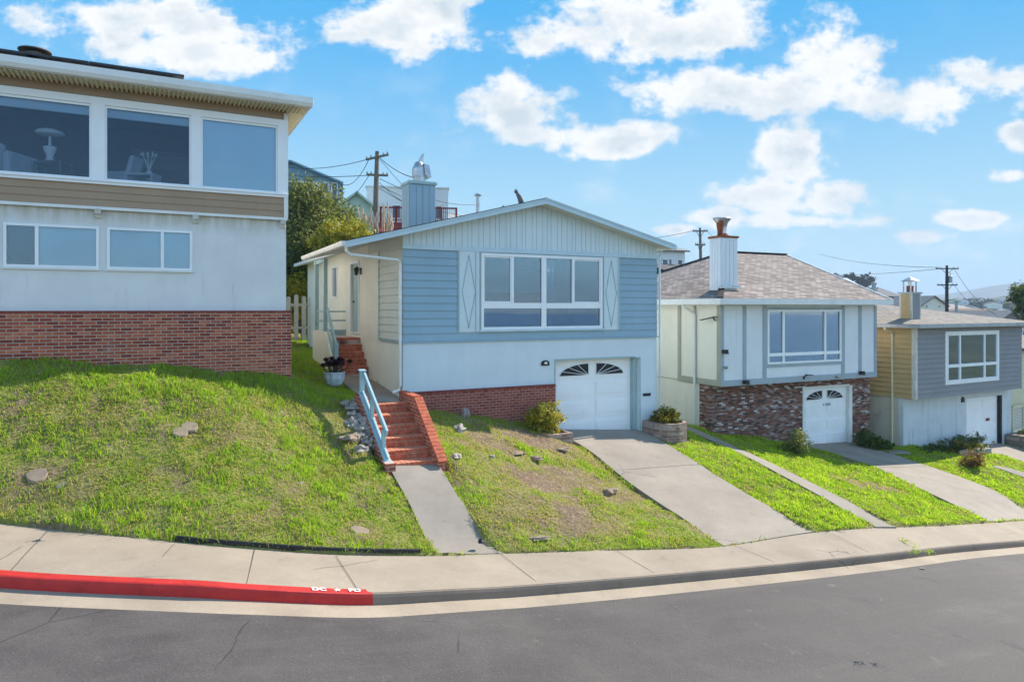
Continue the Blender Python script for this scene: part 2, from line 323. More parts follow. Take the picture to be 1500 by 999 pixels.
# ------------------------------------------------------------------ mesh building
def link(name, me, mat, parent=None, loc=(0, 0, 0), smooth=False):
    o = bpy.data.objects.new(name, me); COL.objects.link(o)
    if isinstance(mat, str): mat = MATS[mat]
    if mat is not None: me.materials.append(mat)
    if parent is not None: o.parent = parent
    o.location = loc
    if smooth: me.polygons.foreach_set('use_smooth', [True] * len(me.polygons))
    return o
def tag(o, label=None, cat=None, group=None, kind=None):
    if label: o['label'] = label
    if cat: o['category'] = cat
    if group: o['group'] = group
    if kind: o['kind'] = kind
    return o
def empty(name, label, cat, loc, rz=0., group=None):
    o = bpy.data.objects.new(name, None); COL.objects.link(o); o.location = loc; o.rotation_euler = (0, 0, rz)
    o.empty_display_size = .3
    return tag(o, label, cat, group)
class MB:
    def __init__(s, zo=0.): s.v = []; s.f = []; s.uv = {}; s.zo = zo
    def add(s, pts, faces, uvs=None):
        k = len(s.v); s.v += [(p[0], p[1], p[2] - s.zo) for p in pts]
        for i, f in enumerate(faces):
            if uvs: s.uv[len(s.f)] = uvs[i]
            s.f.append([k + j for j in f])
        return s
    def box(s, x0, x1, y0, y1, z0, z1):
        if x0 > x1: x0, x1 = x1, x0
        if y0 > y1: y0, y1 = y1, y0
        if z0 > z1: z0, z1 = z1, z0
        return s.add([(x0, y0, z0), (x1, y0, z0), (x1, y1, z0), (x0, y1, z0), (x0, y0, z1), (x1, y0, z1), (x1, y1, z1), (x0, y1, z1)],
                     [(3, 2, 1, 0), (4, 5, 6, 7), (0, 1, 5, 4), (1, 2, 6, 5), (2, 3, 7, 6), (3, 0, 4, 7)])
    def prism(s, poly, off):      # poly: 3d points, off: extrusion vector
        n = len(poly); q = [tuple(p[i] + off[i] for i in range(3)) for p in poly]
        return s.add(list(poly) + q, [tuple(range(n))[::-1], tuple(range(n, 2 * n))] + [(i, (i + 1) % n, n + (i + 1) % n, n + i) for i in range(n)])
    def quad(s, a, b, c, d, uv=None): return s.add([a, b, c, d], [(0, 1, 2, 3)], [uv] if uv else None)
    def bar(s, a, b, w, h, up=(0, 0, 1)):
        a, b = Vector(a), Vector(b); d = (b - a).normalized(); sd = d.cross(Vector(up))
        if sd.length < 1e-4: sd = d.cross(Vector((1, 0, 0)))
        sd.normalize(); u = sd.cross(d)
        pts = [p + sd * i * w / 2 + u * j * h / 2 for p in (a, b) for i, j in ((-1, -1), (1, -1), (1, 1), (-1, 1))]
        return s.add([tuple(p) for p in pts], [(0, 1, 2, 3), (7, 6, 5, 4), (0, 4, 5, 1), (1, 5, 6, 2), (2, 6, 7, 3), (3, 7, 4, 0)])
    def tube(s, path, r, n=8, caps=True):
        path = [Vector(p) for p in path]; rs = r if isinstance(r, (list, tuple)) else [r] * len(path); rings = []
        for i, p in enumerate(path):
            d = (path[min(i + 1, len(path) - 1)] - path[max(i - 1, 0)]).normalized()
            up = Vector((0, 0, 1)) if abs(d.z) < .95 else Vector((1, 0, 0))
            a = d.cross(up).normalized(); b = a.cross(d)
            rings.append([tuple(p + (a * math.cos(2 * math.pi * k / n) + b * math.sin(2 * math.pi * k / n)) * rs[i]) for k in range(n)])
        pts = [q for rg in rings for q in rg]; f = []
        for i in range(len(path) - 1):
            for k in range(n): f.append((i * n + k, i * n + (k + 1) % n, (i + 1) * n + (k + 1) % n, (i + 1) * n + k))
        if caps: f += [tuple(range(n))[::-1], tuple(range(len(pts) - n, len(pts)))]
        return s.add(pts, f)
    def lathe(s, prof, c=(0, 0, 0), n=20, squash=(1, 1)):
        pts = [(c[0] + r * squash[0] * math.cos(2 * math.pi * k / n), c[1] + r * squash[1] * math.sin(2 * math.pi * k / n), c[2] + z) for r, z in prof for k in range(n)]
        f = [(i * n + k, i * n + (k + 1) % n, (i + 1) * n + (k + 1) % n, (i + 1) * n + k) for i in range(len(prof) - 1) for k in range(n)]
        f += [tuple(range(n))[::-1], tuple(range(len(pts) - n, len(pts)))]
        return s.add(pts, f)
    def lump(s, c, r, sq=(1, 1, 1), amp=.25, seed=0, lv=2, fr=1.6):
        bm = bmesh.new(); bmesh.ops.create_icosphere(bm, subdivisions=lv, radius=1)
        pts = []
        for v in bm.verts:
            d = v.co.normalized(); k = 1 + amp * 2 * mnoise.noise(d * fr + Vector((seed * 7.3, seed * 1.7, 0)))
            pts.append((c[0] + d.x * r * k * sq[0], c[1] + d.y * r * k * sq[1], c[2] + d.z * r * k * sq[2]))
        fs = [[v.index for v in f.verts] for f in bm.faces]; bm.free(); return s.add(pts, fs)
    def build(s, name, mat, parent=None, loc=(0, 0, 0), smooth=False, fix=True, bevel=0.):
        me = bpy.data.meshes.new(name); me.from_pydata(s.v, [], s.f)
        if s.uv:
            ul = me.uv_layers.new(name='UVMap')
            for p in me.polygons:
                u = s.uv.get(p.index)
                if u:
                    for li, q in zip(p.loop_indices, u): ul.data[li].uv = q
        if fix and not s.uv:
            bm = bmesh.new(); bm.from_mesh(me); bmesh.ops.recalc_face_normals(bm, faces=bm.faces); bm.to_mesh(me); bm.free()
        me.update(); o = link(name, me, mat, parent, loc, smooth)
        if bevel:
            b = o.modifiers.new('edge', 'BEVEL'); b.width = bevel; b.segments = 2; b.limit_method = 'ANGLE'
        return o

class House:
    def __init__(s, name, label, x, y, zb, dx, dy, cat='house'):
        l = math.hypot(dx, dy); s.o = (x, y); s.d = (dx / l, dy / l); s.n = (-dy / l, dx / l); s.zb = zb
        s.e = empty(name, label, cat, (x, y, zb), math.atan2(dy, dx)) if name else None
    def mb(s): return MB(s.zb)
    def w(s, u, v, z=None):
        p = (s.o[0] + s.d[0] * u + s.n[0] * v, s.o[1] + s.d[1] * u + s.n[1] * v)
        return p if z is None else (p[0], p[1], z)

def wallx(mb, u0, u1, z0, z1, v, th, holes=(), top=None):
    """wall in the u/z plane at depth v (thickness th backwards) with openings"""
    us = sorted({u0, u1, *[h[0] for h in holes], *[h[1] for h in holes]}); zs = sorted({z0, z1, *[h[2] for h in holes], *[h[3] for h in holes]})
    us = [u for u in us if u0 <= u <= u1]; zs = [z for z in zs if z0 <= z <= z1]
    def solid(i, j):
        if i < 0 or j < 0 or i >= len(us) - 1 or j >= len(zs) - 1: return False
        cu, cz = (us[i] + us[i + 1]) / 2, (zs[j] + zs[j + 1]) / 2
        return not any(h[0] < cu < h[1] and h[2] < cz < h[3] for h in holes)
    for i in range(len(us) - 1):
        for j in range(len(zs) - 1):
            if not solid(i, j): continue
            a, b, c, d = us[i], us[i + 1], zs[j], zs[j + 1]
            mb.quad((a, v, c), (b, v, c), (b, v, d), (a, v, d)); mb.quad((a, v + th, d), (b, v + th, d), (b, v + th, c), (a, v + th, c))
            if not solid(i - 1, j): mb.quad((a, v, c), (a, v, d), (a, v + th, d), (a, v + th, c))
            if not solid(i + 1, j): mb.quad((b, v, d), (b, v, c), (b, v + th, c), (b, v + th, d))
            if not solid(i, j - 1): mb.quad((a, v, c), (a, v + th, c), (b, v + th, c), (b, v, c))
            if not solid(i, j + 1): mb.quad((a, v, d), (b, v, d), (b, v + th, d), (a, v + th, d))
def wally(mb, v0, v1, z0, z1, u, th, holes=()):
    """wall in the v/z plane at u, thickness th to the right"""
    t = MB(); wallx(t, v0, v1, z0, z1, 0, th, holes)
    mb.add([(u + p[1], p[0], p[2]) for p in t.v], t.f)
def laps(mb, u0, u1, z0, z1, v, pitch=.20, lip=.022, holes=(), axis='x'):
    """lap siding: overlapping tilted boards, butt edge proud of the board below"""
    z = z0
    while z < z1 - .02:
        zt = min(z + pitch, z1)
        segs = [(u0, u1)]
        for h in holes:
            if h[2] < (z + zt) / 2 < h[3]:
                ns = []
                for a, b in segs:
                    if h[0] > a: ns.append((a, min(b, h[0])))
                    if h[1] < b: ns.append((max(a, h[1]), b))
                segs = [q for q in ns if q[1] - q[0] > .01]
        for a, b in segs:
            A = [(a, v - lip, z), (b, v - lip, z), (b, v - .003, zt), (a, v - .003, zt), (a, v, z), (b, v, z)]
            if axis == 'y': A = [(p[1], p[0], p[2]) for p in A]
            mb.add(A, [(0, 1, 2, 3), (4, 5, 1, 0), (0, 3, 4), (1, 5, 2)])
        z += pitch
def window(H, u0, u1, z0, z1, v, cols, zt=None, fw=.06, mw=.05, lowcols=None, proud=.03, glassm='glass', lab=None, framem='white_frame'):
    """outer frame with mullions; cols: mullion centres of the upper lights; zt: transom centre"""
    m = H.mb(); d0, d1 = v - proud, v + .06
    m.box(u0, u1, d0, d1, z0, z0 + fw); m.box(u0, u1, d0, d1, z1 - fw, z1); m.box(u0, u0 + fw, d0 + .002, d1, z0 + fw, z1 - fw); m.box(u1 - fw, u1, d0 + .002, d1, z0 + fw, z1 - fw)
    zl = z0 + fw
    if zt is not None:
        m.box(u0 + fw, u1 - fw, d0 + .005, d1, zt - mw, zt + mw); zl = zt + mw
        for c in (lowcols or []): m.box(c[0] - c[1], c[0] + c[1], d0 + .008, d1, z0 + fw, zt - mw)
    for c in cols: m.box(c[0] - c[1], c[0] + c[1], d0 + .008, d1, zl, z1 - fw)
    o = m.build('window', framem, H.e)
    if lab: o['label'] = lab
    p = H.mb(); p.box(u0 + fw / 2, u1 - fw / 2, v + .012, v + .02, z0 + fw / 2, z1 - fw / 2); p.build('pane', glassm, o)
    return o
def garage_door(H, u0, u1, z0, z1, v, fans=True, lab=None):
    """sectional door: four rows of recessed panels, the top row with fan lights"""
    h = (z1 - z0) / 4; w = u1 - u0; m = H.mb()
    for r in range(4):
        a, b = z0 + r * h + .007, z0 + (r + 1) * h - .007
        m.box(u0, u1, v, v + .045, a, b)
        if r == 3 and fans: continue
        for c in range(2):
            x0 = u0 + .12 + c * (w / 2); x1 = x0 + w / 2 - .22
            for (q0, q1, pr) in ((0, 0, .014), (.045, .045, .024)):
                m.box(x0 + q0, x1 - q0, v - pr, v, a + .09 + q1, b - .09 - q1)
            m.box(x0 + .05, x1 - .05, v - .028, v - .0241, (a + b) / 2 - .012, (a + b) / 2 + .012)
    m.box(u0, u1, v + .012, v + .05, z0, z1)
    d = m.build('garage_door', 'white_door', H.e)
    if lab: d['label'] = lab
    bt = H.mb(); bt.box(u0, u1, v - .01, v - .001, z0, z0 + .03); bt.build('bottom_seal', 'black_plastic', d)
    if fans:
        for sgn in (-1, 1):
            cx = (u0 + u1) / 2 + sgn * .13; W_, Hh = w * .355, h * .60; zb = z0 + 3 * h + h * .18; f = H.mb(); t = H.mb()
            N = 16; arc = [(cx + sgn * W_ * math.cos(math.pi / 2 * k / N), zb + Hh * math.sin(math.pi / 2 * k / N)) for k in range(N + 1)]
            f.prism([(cx, v - .006, zb)] + [(x, v - .006, z) for x, z in arc], (0, .005, 0)); fo = f.build('fan_light', 'dark_void', d)
            for k in (0, 4, 8, 12, 16):
                x, z = arc[k]; t.bar((cx, v - .013, zb), (x, v - .013, z), .012, .022 if k in (0, 16) else .035, up=(0, 1, 0))
            for k in range(N):
                t.bar((arc[k][0], v - .013, arc[k][1]), (arc[k + 1][0], v - .013, arc[k + 1][1]), .010, .022, up=(0, 1, 0))
            t.lathe([(.0, 0), (.05, 0)], (0, 0, 0), 3) if False else None
            t.build('spoke', 'white_frame', fo)
    return d
def rake_panel(mb, pts, v0, v1):
    mb.prism([(u, v0, z) for u, z in pts], (0, v1 - v0, 0))
def roof_quad(mb, a, b, c, d, th=.06):
    """roof plane: a-b along the eave, d-c along the top; uv in metres; with thickness"""
    a, b, c, d = map(Vector, (a, b, c, d)); e = (b - a).normalized(); n = e.cross(d - a).normalized()
    if n.z < 0: n = -n
    up = n.cross(e)
    uv = [((p - a).dot(e), (p - a).dot(up)) for p in (a, b, c, d)]
    mb.add([tuple(p) for p in (a, b, c, d)], [(0, 1, 2, 3)], [uv])
    q = [tuple(p - n * th) for p in (a, b, c, d)]; P = [tuple(p) for p in (a, b, c, d)]
    for i in range(4): mb.add([P[i], P[(i + 1) % 4], q[(i + 1) % 4], q[i]], [(0, 1, 2, 3)], [[(0, 0), (.1, 0), (.1, .01), (0, .01)]])
    mb.add(q, [(3, 2, 1, 0)], [uv[::-1]])
def interior(H, u0, u1, z0, z1, v0, v1, mat='interior_wall', nm='room_lining'):
    m = H.mb()
    for q in (((u0, v1, z0), (u1, v1, z0), (u1, v1, z1), (u0, v1, z1)), ((u0, v0, z0), (u0, v1, z0), (u0, v1, z1), (u0, v0, z1)), ((u1, v1, z0), (u1, v0, z0), (u1, v0, z1), (u1, v1, z1)),
              ((u0, v0, z0), (u1, v0, z0), (u1, v1, z0), (u0, v1, z0)), ((u0, v1, z1), (u1, v1, z1), (u1, v0, z1), (u0, v0, z1))): m.quad(*q)
    return m.build(nm, mat, H.e)

FA = House(None, None, -5.13, 15.5, -1.45, .885, .466); FB = House(None, None, -2.772, 17.32, -3.6, .893, .451)
FC = House(None, None, 6.84, 23.56, -5.2, .903, .430); FD = House(None, None, 15.4, 26.86, -5.97, .88, .4755)

# ------------------------------------------------------------------ street lines (x, depth, height)
INNER = [(-30, 13.0, -1.3), (-20, 11.4, -2.05), (-12, 10.5, -2.75), (-7.72, 10.3, -3.23), (-5.25, 10.3, -3.50), (-4.06, 10.42, -3.65), (-2.7, 10.75, -3.86), (-1.16, 11.35, -4.09), (-.25, 11.75, -4.20),
         (1.6, 12.52, -4.42), (4.16, 13.6, -4.72), (6.4, 14.85, -4.86), (8.5, 15.9, -5.07), (11.0, 17.3, -5.45), (13.35, 18.8, -5.85), (18, 22.3, -6.8), (26, 29, -8.6), (42, 43, -12)]
OUTER = [(-30, 11.3, -1.4), (-20, 9.6, -2.15), (-12, 8.75, -2.9), (-6.45, 8.6, -3.36), (-4.0, 8.66, -3.51), (-3.4, 8.78, -3.60), (-2.05, 9.3, -3.88), (-.95, 9.85, -4.06), (-.07, 10.35, -4.22),
         (2.0, 11.35, -4.47), (4.41, 12.6, -4.77), (6.2, 13.5, -4.97), (7.9, 14.38, -5.16), (10.4, 15.95, -5.54), (13.0, 17.45, -5.93), (17.9, 20.9, -6.9), (26, 27.3, -8.7), (43.5, 41.3, -12.1)]
def smoothline(P, n=8):
    P = [Vector(p) for p in P]; out = []
    for i in range(len(P) - 1):
        p0, p1, p2, p3 = P[max(i - 1, 0)], P[i], P[i + 1], P[min(i + 2, len(P) - 1)]
        for k in range(n):
            t = k / n; m1 = (p2 - p0) * .5; m2 = (p3 - p1) * .5
            # limit tangents so unequal spacing does not overshoot
            L = (p2 - p1).length
            if m1.length > L: m1 = m1.normalized() * L
            if m2.length > L: m2 = m2.normalized() * L
            h = (2 * t ** 3 - 3 * t ** 2 + 1) * p1 + (t ** 3 - 2 * t ** 2 + t) * m1 + (-2 * t ** 3 + 3 * t ** 2) * p2 + (t ** 3 - t ** 2) * m2
            out.append(h)
    out.append(P[-1]); return out
IN, OU = smoothline(INNER), smoothline(OUTER)

# ------------------------------------------------------------------ yard heights: thin-plate spline through surveyed points
CP = []
def cp(F, *pts):
    for (u, v, z) in pts: x, y = F.w(u, v); CP.append((x, y, z))
for p in IN[4::3]:
    if p.x < 30: CP.append((p.x, p.y, p.z + .03))
cp(FB, (-.6, 4, -1.95), (-.6, 2, -2.02), (-.6, 0, -2.12), (-.6, -1.4, -2.16), (-1.7, 4, -1.75), (-1.9, 1.5, -1.95), (-2.0, 0, -2.03), (-2.1, -1.3, -2.22), (-1.75, -1.8, -2.32),
   (-.9, -3.55, -3.30), (-1.9, -3.4, -3.0), (-2.9, -2.6, -2.65), (-.05, -3.5, -3.22), (.25, -2.0, -2.85), (.3, -.4, -2.55), (-.9, -5, -3.70), (-1.9, -5, -3.68), (.3, -5, -3.80),
   (1.5, -.1, -2.72), (3, -.1, -3.02), (4.3, -.2, -3.35), (4.2, -1.2, -3.55), (2.2, -1.6, -3.15), (2.2, -3.3, -3.70), (2.2, -5, -4.10),
   (4.5, 0, -3.60), (7.4, 0, -3.72), (4.6, -.8, -3.72), (4.6, -2.5, -4.10), (4.6, -4.1, -4.44), (7.5, -.8, -3.83), (7.5, -3, -4.33), (7.5, -4.3, -4.63), (6.2, -5.6, -4.74),
   (8.7, -.5, -3.86), (8.8, 1.5, -3.75), (9.3, 4, -3.6), (9, 9, -3.2), (-1.2, 6.5, -1.6), (-2, 9, -1.4), (-2, 13, -1.25), (4, 10, -2.5), (4, 14, -2.0))
cp(FA, (.1, -.2, -1.45), (-2, -.2, -1.27), (-3.9, -.2, -1.05), (-5.3, -.2, -.92), (-8, -.2, -.65), (-14, -.2, -.3), (-1, -2, -2.12), (-4, -1.8, -2.05), (-6.5, -1.0, -1.6), (.6, 4, -1.42), (1, 9, -1.3), (-4, 8, -.8), (-10, 8, .2))
cp(FC, (0, -.2, -4.27), (2, -.2, -4.62), (4.2, -.2, -5.08), (4.6, 0, -5.20), (7.1, 0, -5.22), (4.8, -3.2, -5.42), (7.3, -3, -5.60), (-1, 2, -3.95), (-1.2, -1, -4.22), (8.6, 0, -5.32), (9, 4, -5.2), (1.6, -3.0, -4.98), (-.2, -3.2, -4.62), (4.5, -5.2, -5.70), (7.2, -5.4, -5.92))
cp(FD, (0, -.2, -5.45), (2.5, -.2, -5.72), (4.4, 0, -5.96), (7.1, 0, -5.98), (.6, -2.5, -5.62), (3.5, -3, -5.95), (7.3, -3, -6.3), (5, -6, -6.7), (9.5, 0, -6.2), (9.5, 6, -6.2))
CP = np.array(CP)
def tps_fit(P, lam=.02):
    n = len(P); d = np.hypot(P[:, None, 0] - P[None, :, 0], P[:, None, 1] - P[None, :, 1]); K = d + 0
    K = np.where(d > 0, -d, 0.)                     # linear kernel: no overshoot
    A = np.zeros((n + 3, n + 3)); A[:n, :n] = K + np.eye(n) * -lam * -1; Q = np.c_[np.ones(n), P[:, :2]]
    A[:n, n:] = Q; A[n:, :n] = Q.T
    return np.linalg.solve(A, np.r_[P[:, 2], 0, 0, 0])
TW = tps_fit(CP)
def yz(x, y):
    x = np.atleast_1d(np.asarray(x, float)); y = np.atleast_1d(np.asarray(y, float)); out = np.empty(len(x))
    for i in range(0, len(x), 20000):
        a, b = x[i:i + 20000], y[i:i + 20000]
        d = np.sqrt((a[:, None] - CP[None, :, 0]) ** 2 + (b[:, None] - CP[None, :, 1]) ** 2 + .04)
        out[i:i + 20000] = -d @ TW[:-3] + TW[-3] + TW[-2] * a + TW[-1] * b
    return out
def yz1(x, y): return float(yz(x, y)[0])
def vnoise(x, y, seed=0):
    """smooth value noise on arrays"""
    r = np.random.default_rng(seed).random((64, 64)); xi = np.floor(x).astype(int); yi = np.floor(y).astype(int)
    fx = x - xi; fy = y - yi; fx = fx * fx * (3 - 2 * fx); fy = fy * fy * (3 - 2 * fy)
    A = r[xi % 64, yi % 64]; B = r[(xi + 1) % 64, yi % 64]; C_ = r[xi % 64, (yi + 1) % 64]; D_ = r[(xi + 1) % 64, (yi + 1) % 64]
    return (A * (1 - fx) + B * fx) * (1 - fy) + (C_ * (1 - fx) + D_ * fx) * fy
def fbm(x, y, s, seed=0): return (vnoise(x * s, y * s, seed) + .5 * vnoise(x * s * 2.1, y * s * 2.1, seed + 1) + .25 * vnoise(x * s * 4.3, y * s * 4.3, seed + 2)) / 1.75
def relief(x, y): return (fbm(x, y, 1.1, 3) - .5) * .12 + (fbm(x, y, 3.2, 5) - .5) * .09 + (fbm(x, y, 9., 6) - .5) * .03
def inpoly(x, y, poly):
    r = np.zeros(len(x), bool); n = len(poly)
    for i in range(n):
        x1, y1 = poly[i]; x2, y2 = poly[(i + 1) % n]
        c = ((y1 > y) != (y2 > y)) & (x < (x2 - x1) * (y - y1) / (y2 - y1 + 1e-12) + x1); r ^= c
    return r
def grid_mesh(name, P, mat, kind='structure', uvs=None, smooth=True):
    a, b = P.shape[:2]; me = bpy.data.meshes.new(name)
    idx = np.arange(a * b).reshape(a, b); f = np.stack([idx[:-1, :-1], idx[1:, :-1], idx[1:, 1:], idx[:-1, 1:]], -1).reshape(-1, 4)
    me.from_pydata(P.reshape(-1, 3).tolist(), [], f.tolist()); me.update()
    n = me.polygons[0].normal
    if n.z < 0: me.flip_normals()
    o = link(name, me, mat, smooth=smooth); tag(o, kind=kind); return o

# yard sheet: follows the back edge of the pavement, runs back between the houses
IP = [p for p in IN if -14 < p.x < 31]
ts = np.concatenate([np.arange(0, 10, .16), np.arange(10, 26, .8)])
back = Vector((-.451, .893, 0)); YG = np.zeros((0, 3)); rows = []
dense = []
for i in range(len(IP) - 1):
    k = max(1, int((IP[i + 1] - IP[i]).length / .22))
    for j in range(k): dense.append(IP[i].lerp(IP[i + 1], j / k))
for p in dense: rows.append([(p.x + back.x * t, p.y + back.y * t) for t in ts])
XY = np.array(rows); xx = XY[..., 0].ravel(); yy = XY[..., 1].ravel()
zz = yz(xx, yy); rough = relief(xx, yy)
def ribbon(name, Lp, Rp, mat, off=.035, n=None, m=8, kind='structure', skirt=.25, zfun=None):
    """paving laid on the yard: left and right edge polylines with the same number of points"""
    def dens(P, k=12):
        o = []
        for i in range(len(P) - 1):
            for j in range(k): o.append(tuple(P[i][c] + (P[i + 1][c] - P[i][c]) * j / k for c in range(2)))
        o.append(tuple(P[-1][:2])); return o
    L, Rr = dens(Lp), dens(Rp); X = []
    for a, b in zip(L, Rr): X.append([(a[0] + (b[0] - a[0]) * j / m, a[1] + (b[1] - a[1]) * j / m) for j in range(m + 1)])
    X = np.array(X); z = yz(X[..., 0].ravel(), X[..., 1].ravel()).reshape(X.shape[:2])
    # flat across: use the mean cross line
    zl, zr = z[:, 0], z[:, -1]; w = np.linspace(0, 1, m + 1)[None]; z = zl[:, None] * (1 - w) + zr[:, None] * w
    ker = np.ones(7) / 7
    for j in range(m + 1):
        c = np.pad(z[:, j], 3, mode='edge'); z[:, j] = np.convolve(c, ker, 'valid')
    e_ = X[..., 1] - np.interp(X[..., 0], [p.x for p in IN], [p.y for p in IN]); zi = np.interp(X[..., 0], [p.x for p in IN], [p.z for p in IN]); f_ = np.clip(e_ / 1.6, 0, 1); f_ = f_ * f_ * (3 - 2 * f_)
    z = (z + off) * f_ + (zi + .002) * (1 - f_); z = np.where(e_ < .05, zi - .004, z)
    P = np.dstack([X, z])
    a = P[:, :1].copy(); a[..., 2] -= skirt; b = P[:, -1:].copy(); b[..., 2] -= skirt; P = np.concatenate([a, P, b], 1)
    a = P[:1].copy(); a[..., 2] -= skirt; b = P[-1:].copy(); b[..., 2] -= skirt; P = np.concatenate([a, P, b], 0)
    o = grid_mesh(name, P, mat, kind, smooth=False); return o, P
def poly_of(L, Rp): return [tuple(p[:2]) for p in L] + [tuple(p[:2]) for p in Rp[::-1]]
def onin(x):   # point on pavement back edge by x
    for i in range(len(IN) - 1):
        if IN[i].x <= x <= IN[i + 1].x:
            t = (x - IN[i].x) / (IN[i + 1].x - IN[i].x); p = IN[i].lerp(IN[i + 1], t); return (p.x, p.y)
pv = []
def paving(name, L, Rp, mat, **k):
    o, P = ribbon(name, L, Rp, mat, **k); pv.append(poly_of(L, Rp)); return o
a_, b_ = onin(-1.22), onin(-.22)
paving('front_walkway', [FB.w(-1.42, -3.42), FB.w(-1.38, -4.6), (a_[0], a_[1] - .0)], [FB.w(-.36, -3.42), FB.w(-.38, -4.6), (b_[0], b_[1] - .0)], 'walkway', off=.05)
paving('side_walkway', [FB.w(-1.22, -1.72), FB.w(-1.2, 0), FB.w(-1.05, 3.3)], [FB.w(-.02, -1.72), FB.w(-.005, 0), FB.w(-.005, 3.3)], 'walkway', off=.03)
a_, b_ = onin(4.22), onin(6.62)
paving('driveway', [FB.w(4.35, .12), FB.w(4.72, -.8), FB.w(4.7, -3.0), (a_[0], a_[1])], [FB.w(7.5, .12), FB.w(7.5, -.9), FB.w(7.5, -3.0), (b_[0], b_[1])], 'driveway')
a_, b_ = onin(12.9), onin(16.4)
paving('driveway', [FC.w(4.45, .12), FC.w(4.7, -2.6), (a_[0], a_[1])], [FC.w(7.1, .12), FC.w(7.3, -2.6), (b_[0], b_[1])], 'driveway')
a_, b_ = onin(22.4), onin(25.6)
paving('driveway', [FD.w(4.35, .12), FD.w(4.4, -2.6), (a_[0], a_[1])], [FD.w(7.1, .12), FD.w(7.3, -2.6), (b_[0], b_[1])], 'driveway')
a_, b_ = onin(8.45), onin(8.8)
paving('garden_path', [FC.w(-1.2, 5.), FC.w(-1.0, .6), FC.w(-1.2, -2.), (a_[0], a_[1])], [FC.w(-.25, 5.), FC.w(-.45, .6), FC.w(-.62, -2.), (b_[0] + .3, b_[1] + .1)], 'walkway', off=.02)
a_, b_ = onin(18.3), onin(18.8)
paving('garden_path', [FD.w(1.0, -2.6), (19.2, 23.9 + .6), (a_[0], a_[1])], [FD.w(1.7, -2.6), (19.9, 24.9), (b_[0], b_[1])], 'walkway', off=.02)

def ground_at(px, py, lo=6., hi=60.):
    """where the sight line px,py meets the yard surface"""
    a, b = (px - 750) / 1000., (452 - py) / 1000.; prev = None
    for i in range(400):
        Y = lo + (hi - lo) * i / 400; d = b * Y - yz1(a * Y, Y)
        if d < 0 : 
            Y0 = Y - (hi - lo) / 400
            for _ in range(12):
                Ym = (Y0 + Y) / 2
                if b * Ym - yz1(a * Ym, Ym) < 0: Y = Ym
                else: Y0 = Ym
            return (a * Y, Y, yz1(a * Y, Y))
    return (a * hi, hi, b * hi)
BARE = [(x, y, rx, a) for (px, py, rx, a) in ((775, 640, .6, 1), (735, 655, .4, .9), (700, 640, .35, .8), (820, 690, .45, .9), (860, 700, .45, .9), (800, 705, .6, 1), (830, 745, .45, .95), (880, 715, .6, .8), (845, 760, .5, .85), (930, 725, .45, .8), (760, 745, .4, .5), (730, 640, .4, .6), (700, 620, .3, .5), (790, 620, .5, .9), (815, 645, .5, .9), (745, 690, .4, .6), (910, 770, .35, .6), (690, 650, .3, .5),
        (60, 705, .5, .8), (100, 715, .4, .8), (240, 625, .5, .5), (170, 630, .4, .6), (330, 610, .5, .6), (360, 630, .5, .6), (440, 720, .35, .7), (527, 776, .3, .8), (355, 775, .5, .6), (120, 685, .4, .6), (420, 610, .5, .5), (470, 640, .4, .5), (520, 640, .5, .9), (535, 615, .35, .9), (490, 650, .3, .6), (90, 600, .3, .4), (300, 640, .3, .5),
        (1265, 708, .7, .85), (1300, 715, .5, .7), (1230, 672, .5, .7), (1200, 665, .4, .7), (1130, 690, .25, .4)) for (x, y, _) in (ground_at(px, py),)]
def bare_amount(x, y):
    k = np.zeros(len(x)); rag = (fbm(x, y, 3.2, 31) - .5) * 1.3 + (fbm(x, y, 9., 33) - .5) * .5
    for (bx_, by_, rr_, a_) in BARE:
        d_ = np.hypot((x - bx_) / 1.35, y - by_) / rr_ + rag; k = np.maximum(k, a_ * (.55 if bx_ < -2.2 else 1.) * np.clip((1.15 - d_) * 2.5, 0, 1))
    return k
# the yard sheet sits a little low under paving
pm = np.zeros(len(xx), bool)
for q in pv: pm |= inpoly(xx, yy, q)
sm_ = inpoly(xx, yy, [FB.w(-1.5, -3.75), FB.w(-.25, -3.75), FB.w(-.25, -1.5), FB.w(-1.5, -1.5)])
e_ = yy - np.interp(xx, [p.x for p in IN], [p.y for p in IN]); zi_ = np.interp(xx, [p.x for p in IN], [p.z for p in IN]); f_ = np.clip(e_ / 1.6, 0, 1); f_ = f_ * f_ * (3 - 2 * f_)
zz = np.where(pm, np.minimum(zz, zz * f_ + zi_ * (1 - f_)), zz)
YZ = zz + rough * np.where(pm, 0, 1) - np.where(pm, .10, .02) - np.where(sm_, .45, 0)
P = np.c_[xx, yy, YZ].reshape(len(dense), len(ts), 3)
sk = P[:, :1].copy(); sk[..., 2] -= .5
P = np.concatenate([sk, P], 1)
yo = grid_mesh('yard_ground', P, 'soil'); ba = bare_amount(xx, yy).reshape(len(dense), len(ts)); ba = np.concatenate([ba[:, :1], ba], 1)
at__ = yo.data.attributes.new('bare', 'FLOAT', 'POINT'); at__.data.foreach_set('value', ba.ravel().astype(np.float32))

